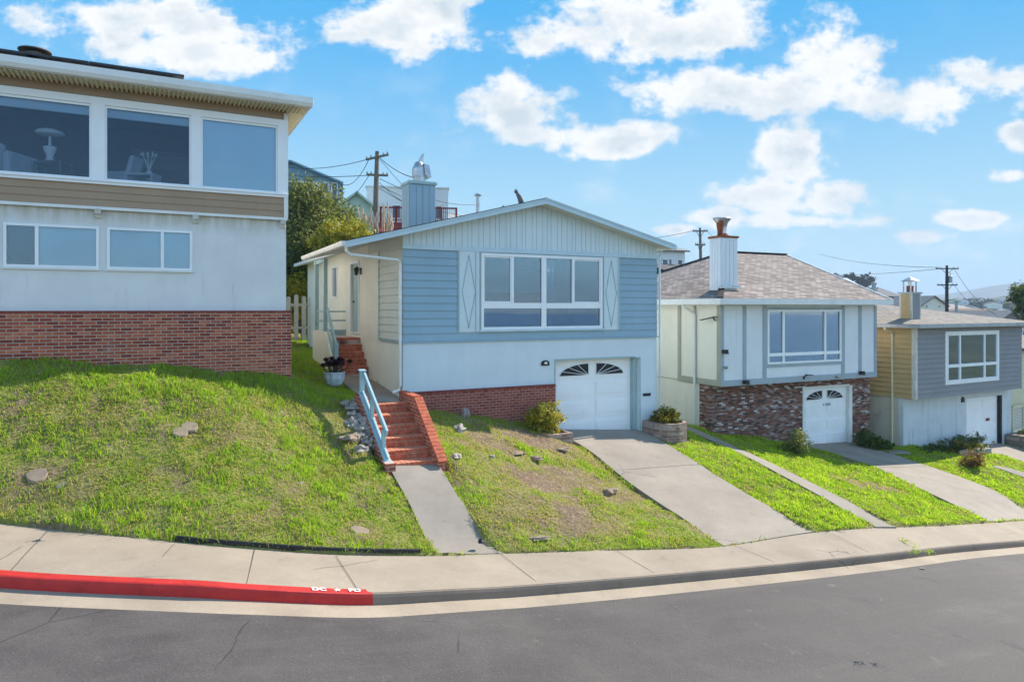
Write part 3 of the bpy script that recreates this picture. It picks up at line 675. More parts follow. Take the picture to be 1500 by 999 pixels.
# ------------------------------------------------------------------ pavement, kerb, gutter, road
def strip(name, fa, fb, mat, m=6, closed=None):
    """sheet between two edge functions sampled along the street"""
    n = len(IN) ; rows = []
    for i in range(n):
        a, b = fa(i), fb(i); rows.append([tuple(a.lerp(b, j / m)) for j in range(m + 1)])
    return grid_mesh(name, np.array(rows), mat)
def nrm(i):       # unit vector from pavement towards the road, horizontal
    d = OU[min(i + 1, len(OU) - 1)] - OU[max(i - 1, 0)]; v = Vector((d.y, -d.x, 0)).normalized(); return v
KH = .15
RI = [i for i in range(len(OU)) if OU[i].x <= -1.96]
strip('sidewalk', lambda i: IN[i] - nrm(i) * .12 + Vector((0, 0, -.012)), lambda i: OU[i] - nrm(i) * (.15 if i in RI else .022) + Vector((0, 0, -.002 if i in RI else .007)), 'sidewalk')
# score joints cut across the pavement
jm = MB()
for (a, b) in (((-6.95, 10.25), (-6.42, 8.72)), ((-5.05, 10.22), (-4.73, 8.72)), ((-3.92, 10.4), (-3.45, 8.85)), ((-2.75, 10.65), (-2.10, 9.35)), ((-.18, 11.7), (.42, 10.62)), ((4.45, 13.75), (5.0, 13.0)), ((6.95, 15.1), (7.45, 14.25)), ((1.9, 12.65), (2.45, 11.65))):
    def zat(p):
        best = min(range(len(IN) - 1), key=lambda i: abs(((IN[i] + IN[i + 1]) / 2 - Vector((p[0], p[1], -4))).length))
        i0 = min(range(len(IN)), key=lambda i: (Vector((IN[i].x + OU[i].x, IN[i].y + OU[i].y)) / 2 - Vector(p)).length)
        A, B = IN[i0], OU[i0]; d = (B - A); t = ((p[0] - A.x) * d.x + (p[1] - A.y) * d.y) / (d.x ** 2 + d.y ** 2)
        return A.z + d.z * t
    za, zb = zat(a), zat(b); pa, pb = Vector((*a, za)), Vector((*b, zb)); sd = (pb - pa).cross(Vector((0, 0, 1))).normalized() * .0045
    k = 6; pts = []
    for j in range(k + 1):
        q = pa.lerp(pb, j / k); pts.append(q)
    for j in range(k):
        def lift(q):
            # height of the pavement sheet under q
            i0 = min(range(1, len(IN) - 1), key=lambda i: (IN[i].lerp(OU[i], .5) - q).length); bestz = None
            for i in (i0 - 1, i0, i0 + 1, i0 - 2, i0 + 2):
                if i < 0 or i + 1 >= len(IN): continue
                A, B, C_, D_ = IN[i], IN[i + 1], OU[i + 1], OU[i]
                if inpoly(np.array([q.x]), np.array([q.y]), [(A.x, A.y), (B.x, B.y), (C_.x, C_.y), (D_.x, D_.y)])[0]:
                    nn = (B - A).cross(D_ - A).normalized(); return A.z - ((q.x - A.x) * nn.x + (q.y - A.y) * nn.y) / nn.z
            return q.z
        q0, q1 = pts[j].copy(), pts[j + 1].copy(); q0.z = lift(q0) + .004; q1.z = lift(q1) + .004
        jm.quad(tuple(q0 - sd), tuple(q1 - sd), tuple(q1 + sd), tuple(q0 + sd))
tag(jm.build('sidewalk_joints', 'dark_wood'), kind='structure')
def kerb(name, ids, mat):
    rows = []
    for i in ids:
        p, n = OU[i], nrm(i); w = 1 + .0 * i
        rows.append([tuple(p - n * .155 + Vector((0, 0, -.05))), tuple(p - n * .155 + Vector((0, 0, .004))), tuple(p - n * .02 + Vector((0, 0, .003))), tuple(p + Vector((0, 0, -.008))), tuple(p + n * .012 + Vector((0, 0, -.05))), tuple(p + n * .02 + Vector((0, 0, -KH - .03)))])
    return grid_mesh(name, np.array(rows), mat, smooth=False)
ke = kerb('painted_kerb', RI + [RI[-1] + 1], 'red_paint')
kerb('kerb', list(range(RI[-1] + 1, len(OU))), 'kerb_concrete')
strip('gutter', lambda i: OU[i] + nrm(i) * .016 + Vector((0, 0, -KH)), lambda i: OU[i] + nrm(i) * .40 + Vector((0, 0, -KH - .025)), 'gutter_concrete', 2)
def road_edge(i, w): 
    q = OU[i] + nrm(i) * w; return Vector((q.x, q.y, OU[i].z - KH - .03 + .10 * math.sin(min(1, max(0, w / 9)) * math.pi)))
rows = []
for i in range(len(OU)):
    rows.append([tuple(road_edge(i, w)) for w in (.385, .8, 1.5, 2.5, 3.5, 4.5, 5.5, 6.5, 7.5, 8.6)])
grid_mesh('road', np.array(rows), 'asphalt')
rows = [[tuple(road_edge(i, 8.6)), tuple(road_edge(i, 8.62) + Vector((0, 0, .15))), tuple(road_edge(i, 10.2) + Vector((0, 0, .2))), tuple(road_edge(i, 14) + Vector((0, 0, -.8))), tuple(road_edge(i, 22) + Vector((0, 0, -6)))] for i in range(len(OU))]
grid_mesh('far_verge', np.array(rows), 'terrain')

# ------------------------------------------------------------------ far terrain
gx = np.sinh(np.linspace(-6.2, 6.9, 190)) * 9; gy = np.sinh(np.linspace(-6.0, 6.9, 190)) * 9 + 8
GX, GY = np.meshgrid(gx, gy, indexing='ij')
def terr(x, y):
    q = (x - FB.o[0]) * FB.n[0] + (y - FB.o[1]) * FB.n[1]
    sm = lambda a, b, t: np.clip((t - a) / (b - a), 0, 1) ** 2 * (3 - 2 * np.clip((t - a) / (b - a), 0, 1))
    r = np.hypot(x, y); right = sm(5, 60, x - .15 * y)
    z = -9 - 16 * sm(60, 300, r) - 6 * right * sm(30, 90, y)
    z = z + sm(12, 19, q) * (8.3 + 4.5 * np.exp(-(((x + 12) / 38) ** 2 + ((y - 60) / 32) ** 2))) * np.exp(-(np.maximum(0, x - 10) / 45) ** 2) * np.exp(-(np.maximum(0, y - 90) / 120) ** 2)
    z += 38 * np.exp(-(((x - 420) / 260) ** 2 + ((y - 620) / 130) ** 2)) 
    z += 26 * np.exp(-(((x - 150) / 90) ** 2 + ((y - 330) / 60) ** 2))
    z += 185 * np.exp(-(((x - 2900) / 950) ** 2 + ((y - 3400) / 700) ** 2)) + 60 * np.exp(-(((x - 1500) / 700) ** 2 + ((y - 1900) / 350) ** 2))
    z += (fbm(x, y, .004, 9) - .5) * 26 * sm(150, 600, r)
    w_ = np.exp(-(((x - 200) / 48) ** 2 + ((y - 425) / 34) ** 2)); z = z * (1 - w_) + 12. * w_
    z -= 85 * sm(25, 260, -y)
    return z
TZ = terr(GX.ravel(), GY.ravel()).reshape(GX.shape)
near = (np.hypot(GX + 0, GY - 10) < 9)
grid_mesh('terrain', np.dstack([GX, GY, TZ]), 'terrain')
def tz(x, y): return float(terr(np.array([x]), np.array([y]))[0])

# the ocean behind the camera, seen only in window glass
m = MB(); m.quad((-9000, -12000, -78), (9000, -12000, -78), (9000, -120, -78), (-9000, -120, -78))
m_, G = newmat('sea_water'); finish(G, (.02, .07, .13, 1), .25, .5, 0, G.noise(ob(G), .02, 5, .6), .4, 2.); tag(m.build('sea', 'sea_water', fix=False), kind='structure')
jm = MB()
def seam(F, u0, u1, v, w=.006):
    k = 10; P_ = [F.w(u0 + (u1 - u0) * i / k, v + .01 * math.sin(i * 1.7)) for i in range(k + 1)]
    za, zb_ = yz1(*P_[0]), yz1(*P_[-1]); n_ = F.n
    for i in range(k):
        z0_, z1_ = za + (zb_ - za) * i / k + .048, za + (zb_ - za) * (i + 1) / k + .048; a, b = P_[i], P_[i + 1]
        jm.quad((a[0] - n_[0] * w, a[1] - n_[1] * w, z0_ - .0), (b[0] - n_[0] * w, b[1] - n_[1] * w, z1_), (b[0] + n_[0] * w, b[1] + n_[1] * w, z1_), (a[0] + n_[0] * w, a[1] + n_[1] * w, z0_))
seam(FB, 4.72, 7.48, -2.55); seam(FC, 4.72, 7.2, -2.9)
tag(jm.build('driveway_joints', 'dark_wood'), kind='structure')

# ================================================================== HOUSE A (left, tan band windows over brick)
A = House('tan_house', 'two storey house with tan siding, big window band and red brick base at the left', -5.13, 15.5, -1.75, .885, .466)
UL = -9.2
m = A.mb(); wallx(m, UL, 0, -.1, 2.02, 0, .15, [(-5.21, -3.64, .80, 1.65), (-3.5, -1.93, .80, 1.65)]); wally(m, .15, 10, -1.6, 4.6, -.15, .15); m.box(UL, 0, 9.85, 10, -1.6, 4.6); m.box(UL, UL + .15, .15, 9.85, -1.6, 4.6)
m.build('stucco_wall', 'left_stucco', A.e)
m = A.mb(); m.box(UL, .10, -.10, .35, -2.0, -.085); m.box(-.05, .10, .35, 9.9, -2.0, -.085); m.build('brick_base', 'red_brick', A.e)
m = A.mb(); m.box(UL, .115, -.115, .36, -.083, -.045); m.build('brick_sill', 'brick_dark', A.e)
m = A.mb(); laps(m, UL, -.06, 2.05, 2.50, -.05, .15, .02); laps(m, UL, -.06, 4.26, 4.62, -.05, .18, .02); m.box(UL, 0, -.05, .15, 2.02, 2.5); m.box(UL, 0, -.05, .15, 4.24, 4.64)
m.build('siding', 'beige_siding', A.e)
m = A.mb(); m.box(UL, .02, -.085, -.045, 1.99, 2.048); m.box(-.06, .03, -.09, .14, 2.048, 2.5); m.box(-.06, .03, -.09, .14, 4.24, 4.40); m.build('trim_board', 'white_gutter', A.e)
# band windows
m = A.mb(); v0, v1 = -.10, .10
m.box(UL, .03, v0, v1, 2.50, 2.555); m.box(UL, .03, v0 - .03, v1, 2.555, 2.58); m.box(UL, .03, v0, v1, 4.10, 4.245)
for a, b in ((-.20, .03), (-1.96, -1.76), (-3.77, -3.53), (-5.66, -5.46), (-7.5, -7.3)): m.box(a, b, v0 + .002, v1, 2.58, 4.10)
fr = m.build('band_window', 'white_frame', A.e)
for a, b in ((-1.76, -.20), (-3.53, -1.96), (-5.46, -3.77), (-7.3, -5.66)):
    q = A.mb(); 
    for (x0, x1, z0, z1) in ((a, b, 2.582, 2.625), (a, b, 4.05, 4.098), (a, a + .035, 2.625, 4.05), (b - .035, b, 2.625, 4.05)): q.box(x0 + .001, x1 - .001, v0 + .03, v0 + .07, z0, z1)
    q.build('sash', 'white_frame', fr)
    q = A.mb(); q.box(a + .01, b - .01, v0 + .05, v0 + .056, 2.60, 4.08); q.build('pane', 'glass_light' if a > -1.8 else 'glass_clear', fr)
q = A.mb(); q.box(-1.76, -.20, .0, .012, 2.60, 4.08)
for k in range(37): q.box(-1.755, -.205, -.006, -.001, 2.62 + k * .0395, 2.624 + k * .0395)
q.build('blind', 'blind', fr)
q = A.mb()
for a, b in ((-3.53, -1.96), (-5.46, -3.77), (-7.3, -5.66)): q.box(a, b, .0, .03, 3.88, 4.098)
q.build('rolled_blind', 'blind', fr)
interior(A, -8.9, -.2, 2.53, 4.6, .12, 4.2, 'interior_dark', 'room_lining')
q = A.mb(); q.box(-3.05, -1.9, 1.6, 2.4, 2.54, 3.55); q.box(-3.10, -1.85, 1.55, 2.42, 3.55, 3.6); q.build('fireplace', 'interior_wall', A.e)
q = A.mb(); q.box(-2.85, -2.1, 1.585, 1.6, 2.54, 3.2); q.build('fireplace_opening', 'dark_void', A.e)
for (a, b, c, gl) in ((-5.21, -3.64, -4.68, 1), (-3.5, -1.93, -2.50, 0)):
    wdw = window(A, a, b, .80, 1.65, -.005, [(c, .03)], fw=.05, proud=.025, glassm='glass_light')
    q = A.mb()
    xs = (c + .02, b - .03) if gl else (a + .03, c - .02)
    q.box(xs[0], xs[1], .06, .07, .83, 1.62)
    for k in range(30): q.box(xs[0], xs[1], .054, .0595, .845 + k * .0255, .849 + k * .0255)
    if not gl: q.box(c + .03, b - .04, .06, .07, .83, 1.62)
    q.build('blind', 'blind', wdw)
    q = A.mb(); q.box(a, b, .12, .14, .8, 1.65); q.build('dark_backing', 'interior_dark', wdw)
    q = A.mb(); q.box(a - .03, b + .03, -.05, -.001, .765, .797); q.build('window_sill', 'white_gutter', wdw)
for u in (-3.66, -1.87, -.08):
    q = A.mb(); q.prism([(u - .05, -.09, 2.0), (u - .05, .0, 2.0), (u - .05, .0, 1.80), (u - .05, -.05, 1.84)], (.1, 0, 0)); q.box(u - .055, u + .055, -.12, -.001, 1.90, 1.985); q.build('corbel', 'left_stucco', A.e)
# roof: front eave with vented soffit and gutter, low pitch rising to the back
L_, R_, F_, K_ = UL - .3, .42, -.62, 10.5
m = A.mb(); roof_quad(m, (L_, F_, 4.66), (R_, F_, 4.66), (R_ - 4.6, 4.9, 5.40), (L_ + 4.6, 4.9, 5.40), .05); roof_quad(m, (R_, K_, 4.66), (L_, K_, 4.66), (L_ + 4.6, 4.9, 5.40), (R_ - 4.6, 4.9, 5.40), .05)
roof_quad(m, (R_, F_, 4.66), (R_, K_, 4.66), (R_ - 4.6, 4.95, 5.40), (R_ - 4.6, 4.9, 5.40), .05); roof_quad(m, (L_, K_, 4.66), (L_, F_, 4.66), (L_ + 4.6, 4.9, 5.40), (L_ + 4.6, 4.95, 5.40), .05)
m.build('roof', 'shingle_grey', A.e)
m = A.mb(); m.quad((L_, -.60, 4.45), (.38, -.60, 4.45), (.38, -.02, 4.47), (L_, -.02, 4.47)); m.quad((.0, -.02, 4.472), (.38, -.02, 4.46), (.38, K_, 4.46), (.0, K_, 4.472))
k = UL
while k < .3: m.box(k, k + .034, -.56, -.06, 4.425, 4.446); k += .085
m.build('soffit', 'soffit_cream', A.e)
m = A.mb(); m.prism([(L_, -.60, 4.44), (L_, -.67, 4.46), (L_, -.71, 4.53), (L_, -.71, 4.655), (L_, -.60, 4.655)], (-L_ + .45, 0, 0)); m.prism([(.38, -.60, 4.44), (.45, -.60, 4.47), (.49, -.60, 4.54), (.49, -.60, 4.655), (.38, -.60, 4.655)], (0, K_, 0)); m.build('gutter', 'white_gutter', A.e)
m = A.mb()
for k in range(4): m.prism([(-2.1 - 1.70 * k, -.35, 4.82), (-2.1 - 1.70 * k, 1.0, 4.99), (-2.1 - 1.70 * k, 1.0, 5.03), (-2.1 - 1.70 * k, -.35, 4.86)], (-1.69, 0, 0))
m.build('solar_panel', 'solar', A.e)
m = A.mb(); m.tube([(-4.85, 1.1, 4.8), (-4.85, 1.1, 5.33)], .13, 14); m.lathe([(.30, 0), (.30, .02), (.06, .09), (.0, .095)], (-4.85, 1.1, 5.34), 18); m.lathe([(.20, 0), (.22, .03)], (-4.85, 1.1, 5.25), 16); m.build('roof_vent', 'old_wood', A.e)
# things inside the band windows
def inside(u, v, z): x, y = A.w(u, v); return (x, y, z)
t = empty('table_lamp', 'pale mushroom table lamp seen inside the leftmost big window of the tan house', 'lamp', inside(-4.55, .75, 3.02))
m = MB(); m.lathe([(.05, -.03), (.20, -.01), (.27, .02), (.24, .07), (.12, .11), (.02, .12)], (0, 0, .55), 20); m.build('lamp_shade', 'lamp_cloth', t, smooth=True)
m = MB(); m.lathe([(.09, 0), (.06, .08), (.07, .14), (.11, .22), (.12, .30), (.03, .31), (.02, .56)], (0, 0, 0), 16); m.build('lamp_base', 'lamp_cloth', t, smooth=True)
t = empty('side_table', 'dark side table under the mushroom lamp behind the left window', 'table', inside(-4.5, .75, 2.54))
m = MB(); m.box(-.30, .30, -.2, .2, .43, .47); m.build('tabletop', 'interior_wall', t)
for a in (-.27, .27):
    for b in (-.17, .17): m = MB(); m.box(a - .015, a + .015, b - .015, b + .015, 0, .43); m.build('leg', 'interior_wall', t)
t = empty('sofa', 'pale blue sofa back showing at the left edge of the left window', 'sofa', inside(-5.55, .85, 2.54))
m = MB(); m.box(-.7, .45, -.35, -.15, .1, .70); m.build('backrest', 'sofa_cloth', t, bevel=.06)
m = MB(); m.box(-.7, .45, -.15, .5, .1, .40); m.build('seat', 'sofa_cloth', t, bevel=.05)
m = MB(); m.box(.45, .62, -.35, .5, .1, .56); m.build('armrest', 'sofa_cloth', t, bevel=.06)
t = empty('armchair', 'small pale blue armchair behind the middle big window', 'armchair', inside(-3.3, .8, 2.54))
m = MB(); m.box(-.25, .25, -.2, .3, .12, .38); m.build('seat', 'sofa_cloth', t, bevel=.05)
m = MB(); m.bar((.22, .05, .3), (.34, .05, .72), .45, .10, up=(1, 0, 0)); m.build('backrest', 'sofa_cloth', t, bevel=.04)
t = empty('coffee_table', 'low pale table behind the middle big window', 'table', inside(-2.85, .6, 2.54))
m = MB(); m.box(-.28, .28, -.2, .2, .30, .34); m.build('tabletop', 'sofa_cloth', t)
for a in (-.26, .26): m = MB(); m.box(a - .02, a + .02, -.18, .18, 0, .30); m.build('leg', 'sofa_cloth', t)
t = empty('vase', 'vase of pale branches behind the middle big window', 'vase', inside(-2.75, .95, 2.54))
m = MB(); m.lathe([(.05, 0), (.09, .1), (.08, .3), (.04, .4)], (0, 0, .1), 12); m.build('body', 'lamp_cloth', t, smooth=True)
m = MB()
for k in range(9): a = k * .7; m.tube([(0, 0, .45), (.06 * math.cos(a), .06 * math.sin(a), .65), (.16 * math.cos(a), .12 * math.sin(a), .82 + .04 * (k % 3))], .008, 4); m.lump((.16 * math.cos(a), .12 * math.sin(a), .84), .03, seed=k, lv=1)
m.build('branches', 'lamp_cloth', t)

# ================================================================== HOUSE B (blue lap siding)
B = House('blue_house', 'blue lap-sided gabled house with diamond shutters and a white garage door', -2.772, 17.32, -3.6, .893, .451)
WB = 8.08; GH = (4.50, 7.28, -3.75, -1.48)
m = B.mb(); wallx(m, 0, WB, -4.0, -.86, 0, .16, [GH, (4.47, 7.43, -3.9, -1.47)]); wallx(m, 0, WB, -.86, 1.60, 0, .16, [(2.2, 6.02, -.54, 1.46)])
wally(m, .16, 13.2, -3.9, 1.88, WB - .16, .16); m.box(0, WB, 13.04, 13.2, -3.9, 1.9)
m.build('front_wall', 'pale_stucco', B.e)
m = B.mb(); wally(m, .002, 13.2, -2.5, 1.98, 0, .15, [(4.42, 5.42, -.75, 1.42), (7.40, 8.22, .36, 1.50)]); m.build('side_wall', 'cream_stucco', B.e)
def rz(u): return 3.03 - .258 * (3.92 - u) if u < 3.92 else 3.03 - .246 * (u - 3.92)
m = B.mb(); m.prism([(0.002, -.006, 1.60), (3.95, -.006, 1.60), (WB, -.006, 1.60), (WB, -.006, rz(WB) - .13), (3.92, -.006, 2.90), (.002, -.006, rz(0) - .13)], (0, .16, 0)); m.build('gable_backing', 'gable_board', B.e)
m = B.mb(); k = 0.004; i = 0
while k < WB - .01:      # vertical gable boards with open joints
    w_ = [.165, .115, .205, .14, .185][i % 5]; e = min(k + w_, WB); g_ = .012
    if k < 3.92 < e: m.prism([(k, -.022, 1.60), (e - g_, -.022, 1.60), (e - g_, -.022, rz(e - g_) - .12), (3.92, -.022, 2.91), (k, -.022, rz(k) - .12)], (0, .014, 0))
    else: m.prism([(k, -.022, 1.60), (e - g_, -.022, 1.60), (e - g_, -.022, rz(e - g_) - .12), (k, -.022, rz(k) - .12)], (0, .014, 0))
    k = e; i += 1
m.build('gable_boards', 'gable_board', B.e)
m = B.mb(); m.box(-.02, WB + .02, -.055, -.024, 1.515, 1.625); m.build('belt_board', 'pale_trim', B.e)
m = B.mb(); laps(m, .0, WB, -.84, 1.515, -.004, .196, .028, [(1.50, 6.70, -.62, 1.6)]); m.build('lap_siding', 'blue_siding', B.e)
m = B.mb(); m.box(-.03, WB + .03, -.05, -.002, -.885, -.845); m.build('drip_board', 'blue_siding', B.e)
m = B.mb(); laps(m, .0, 2.05, -.82, 1.60, -.004, .196, .028, axis='y'); o = m.build('side_lap_siding', 'cream_siding', B.e)
m = B.mb(); m.box(-.045, -.002, 2.05, 2.10, -.86, 1.6); m.box(-.045, -.002, 0.0, 2.10, -.89, -.85); m.build('side_siding_trim', 'aqua_trim', B.e)
m = B.mb(); k = .0
while k < 3.2:
    m.box(-.016, -.002, k, k + .15, 1.60, 1.90); k += .165
m.build('side_boards', 'cream_siding', B.e)
# shutter panels with diamonds
for a, b, lo in ((1.50, 2.14, -.62), (6.08, 6.68, -.62)):
    m = B.mb(); m.box(a, b, -.045, -.004, lo, 1.513); s = m.build('shutter', 'gable_board', B.e)
    m = B.mb()
    c = a + .30 if a < 3 else a + .28; hw = .19
    pts = [(c, 1.42), (c + hw, .45), (c, -.52), (c - hw, .45)]
    for i in range(4): p, q = pts[i], pts[(i + 1) % 4]; m.bar((p[0], -.05, p[1]), (q[0], -.05, q[1]), .012, .022, up=(0, 1, 0))
    m.box(a, a + .03, -.056, -.046, lo, 1.51); m.box(b - .03, b, -.056, -.046, lo, 1.51); m.box(b - .15 if a < 3 else b - .08, b - .13 if a < 3 else b - .06, -.056, -.046, lo, 1.51)
    m.build('diamond_moulding', 'aqua_trim', s)
w_ = window(B, 2.16, 6.05, -.575, 1.485, -.02, [(3.10, .035), (4.085, .075), (5.04, .03)], .08, .075, .075, [(4.085, .075)], proud=.04)
q = B.mb()
for (x0, x1) in ((2.235, 3.065), (5.07, 5.975)):
    q = B.mb()
    for (p0, p1, z0, z1) in ((x0, x1, .157, .195), (x0, x1, 1.375, 1.408), (x0, x0 + .03, .195, 1.375), (x1 - .03, x1, .195, 1.375)): q.box(p0, p1, -.035, .0, z0, z1)
    q.build('sash', 'white_frame', w_)
q = B.mb(); q.box(2.10, 6.11, -.10, -.045, -.62, -.577); q.build('window_sill', 'pale_trim', w_)
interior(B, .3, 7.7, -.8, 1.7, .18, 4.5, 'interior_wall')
m = B.mb(); m.box(3.9, 6.2, 3.9, 4.4, .55, 1.3); m.box(3.6, 6.4, 3.7, 4.4, -.8, .1); m.box(.5, 2.6, 4.0, 4.4, -.8, 1.2); m.build('kitchen_cabinet', 'blind_pale', B.e)
t = empty('ceiling_lamp', 'ceiling lamp with white globes seen through the right half of the blue house picture window', 'lamp', (*B.w(5.15, 1.6), 1.18))
m = MB(); m.tube([(0, 0, 0), (0, 0, .45)], .008, 6); m.bar((-.14, 0, 0), (.14, 0, .02), .012, .012); m.build('stem', 'iron', t)
em = bpy.data.materials.new('lit_globe'); em.use_nodes = True; em.node_tree.nodes['Principled BSDF'].inputs['Emission Color'].default_value = (1, .93, .82, 1); em.node_tree.nodes['Principled BSDF'].inputs['Emission Strength'].default_value = 4; MATS['lit_globe'] = em
for a in (-.14, .02, .14): m = MB(); m.lump((a, 0, .0), .045, amp=0); m.build('globe', 'lit_globe', t, smooth=True)
m = B.mb(); 
for k in range(7): m.box(4.3 + k * .05, 4.33 + k * .05, .35, .38, .2, 1.4)
m.build('curtain', 'blind_pale', B.e, smooth=True)
garage_door(B, 4.50, 7.28, -3.78, -1.49, .26)
m = B.mb(); m.box(7.285, 7.425, .13, .30, -3.8, -1.50); m.box(7.285, 7.43, -.006, .10, -1.50, -1.46); m.box(4.44, 7.285, -.006, .10, -1.475, -1.43); m.box(4.44, 4.485, -.006, .2, -3.8, -1.475); m.box(7.432, 7.47, -.008, .1, -3.8, -1.46); m.build('door_frame', 'aqua_trim', B.e)
m = B.mb(); m.box(.02, 4.438, -.085, .0, -4.1, -2.18); m.build('brick_base', 'base_brick', B.e)
m = B.mb(); m.box(.02, 4.44, -.10, .0, -2.178, -2.13); m.build('brick_cap', 'brick_dark', B.e)
m = B.mb(); m.prism([(4.02, -.035, -1.50), (4.02, -.035, -1.60), (4.27, -.035, -1.60), (4.27, -.035, -1.50), (4.19, -.035, -1.455), (4.10, -.035, -1.455)], (0, .03, 0)); pl = m.build('house_number_plaque', 'iron', B.e)
m = B.mb(); m.lump((4.145, -.045, -1.53), .035, sq=(1.3, .3, .8), amp=.5, fr=3); m.build('plaque_emblem', 'lamp_cloth', pl)
m = B.mb(); m.box(7.56, 7.84, -.02, .0, -2.66, -2.59); m.box(7.55, 7.85, -.03, -.001, -2.585, -2.575); m.build('mail_slot', 'iron', B.e)
# roof
m = B.mb(); f0 = -.47
roof_quad(m, (-1.54, 5.0, 1.62), (-1.54, f0, 1.62), (3.92, f0, 3.03), (3.92, 5.0, 3.03), .05)
roof_quad(m, (-.42, 13.6, 1.91), (-.42, 5.0, 1.91), (3.92, 5.0, 3.03), (3.92, 13.6, 3.03), .05)
roof_quad(m, (8.42, f0, 1.94), (8.42, 13.6, 1.94), (3.92, 13.6, 3.03), (3.92, f0, 3.03), .05)
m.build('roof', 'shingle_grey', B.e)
m = B.mb(); ft = .155
for (a, b) in (((-1.56, 1.60), (3.92, 3.015)), ((3.92, 3.015), (8.44, 1.915))):
    m.prism([(a[0], f0 - .03, a[1] - ft), (b[0], f0 - .03, b[1] - ft), (b[0], f0 - .03, b[1] - .012), (a[0], f0 - .03, a[1] - .012)], (0, .03, 0))
    m.prism([(a[0], f0 - .05, a[1] - .045), (b[0], f0 - .05, b[1] - .045), (b[0], f0 - .05, b[1] - .008), (a[0], f0 - .05, a[1] - .008)], (0, .02, 0))
m.build('rake_board', 'pale_trim', B.e)
m = B.mb(); m.quad((-1.5, f0, 1.50), (-1.5, 4.95, 1.50), (3.92, 4.95, 2.90), (3.92, f0, 2.90)); m.quad((8.40, f0, 1.80), (8.40, 13, 1.80), (3.92, 13, 2.90), (3.92, f0, 2.90)); m.quad((-.42, 4.95, 1.78), (-.42, 13.5, 1.78), (1.5, 13.5, 2.25), (1.5, 4.95, 2.25)); m.build('soffit', 'cream_siding', B.e)
m = B.mb(); m.prism([(-1.54, -.47, 1.48), (-1.62, -.47, 1.50), (-1.65, -.47, 1.56), (-1.65, -.47, 1.60), (-1.54, -.47, 1.60)], (0, 5.5, 0)); m.box(-.50, -.42, 5.0, 13.6, 1.78, 1.9); m.build('gutter', 'white_gutter', B.e)
m = B.mb(); m.tube([(-1.52, -.38, 1.50), (-1.52, -.38, 1.38), (-1.42, -.34, 1.30), (-.16, -.09, 1.22), (-.085, -.06, 1.14), (-.085, -.06, -1.95), (-.13, -.10, -2.06), (-.30, -.10, -2.10)], .038, 10); m.build('downspout', 'white_gutter', B.e)
m = B.mb(); m.tube([(8.20, -.08, 1.78), (8.20, -.06, 1.66), (8.15, -.06, 1.56), (8.15, -.06, -3.2)], .03, 8); m.build('downspout', 'pale_trim', B.e)
# panelled chimney with wind-driven cowl
cz = 3.70; ca, cb, c0, c1 = 1.0, 1.8, 2.5, 3.17
m = B.mb(); m.box(ca, cb, c0, c1, 2.2, cz - .03); ch = m.build('chimney', 'blue_siding', B.e)
m = B.mb()
for k in range(4): m.box(ca + .015 + k * .2, ca + .19 + k * .2, c0 - .014, c0 - .001, 2.2, cz - .06)
for k in range(3): m.box(ca - .014, ca - .001, c0 + .01 + k * .225, c0 + .215 + k * .225, 2.2, cz - .06)
m.build('panel_boards', 'blue_siding', ch)
m = B.mb(); m.box(ca - .05, cb + .05, c0 - .05, c1 + .05, cz - .03, cz + .03); m.box(ca - .03, cb + .03, c0 - .03, c1 + .03, cz + .03, cz + .06); m.build('chimney_cap', 'aqua_trim', ch)
t = B.mb(); cx, cy = 1.42, 2.83
t.lathe([(.19, 0), (.19, .17), (.21, .17), (.21, .20), (.18, .20)], (cx, cy, cz + .06), 20); t.build('flue_collar', 'galvanised', ch, smooth=False)
t = B.mb(); n = 14; base = [(cx + .22 * math.cos(2 * math.pi * k / n), cy + .22 * math.sin(2 * math.pi * k / n), cz + .25) for k in range(n)]
mid = [(cx - .02 + .20 * math.cos(2 * math.pi * k / n), cy + .20 * math.sin(2 * math.pi * k / n), cz + .52 + .05 * math.cos(2 * math.pi * k / n)) for k in range(n)]
top = [(cx - .02 + .10 * math.cos(2 * math.pi * k / n), cy + .10 * math.sin(2 * math.pi * k / n), cz + .68) for k in range(n)]
t.add(base + mid + top, [(i, (i + 1) % n, n + (i + 1) % n, n + i) for i in range(n)] + [(n + i, n + (i + 1) % n, 2 * n + (i + 1) % n, 2 * n + i) for i in range(n)] + [tuple(range(n))[::-1], tuple(range(2 * n, 3 * n))])
t.prism([(cx + .10, cy - .24, cz + .28), (cx + .30, cy - .24, cz + .22), (cx + .24, cy - .2, cz + .58), (cx + .08, cy - .2, cz + .62)], (0, .44, 0))
t.build('chimney_cowl', 'galvanised', ch)
t = B.mb(); t.prism([(cx - .10, cy, cz + .60), (cx + .10, cy, cz + .64), (cx + .16, cy, cz + .98), (cx + .06, cy, cz + .90)], (0, .012, 0)); t.build('wind_vane', 'galvanised', ch)
# roof vent pipe
m = B.mb(); m.tube([(3.86, 4.0, 2.9), (3.86, 4.0, 3.74)], .06, 12); m.lathe([(.11, 0), (.12, .03), (.07, .07)], (3.86, 4.0, 3.73), 14); m.build('vent_pipe', 'galvanised', B.e)
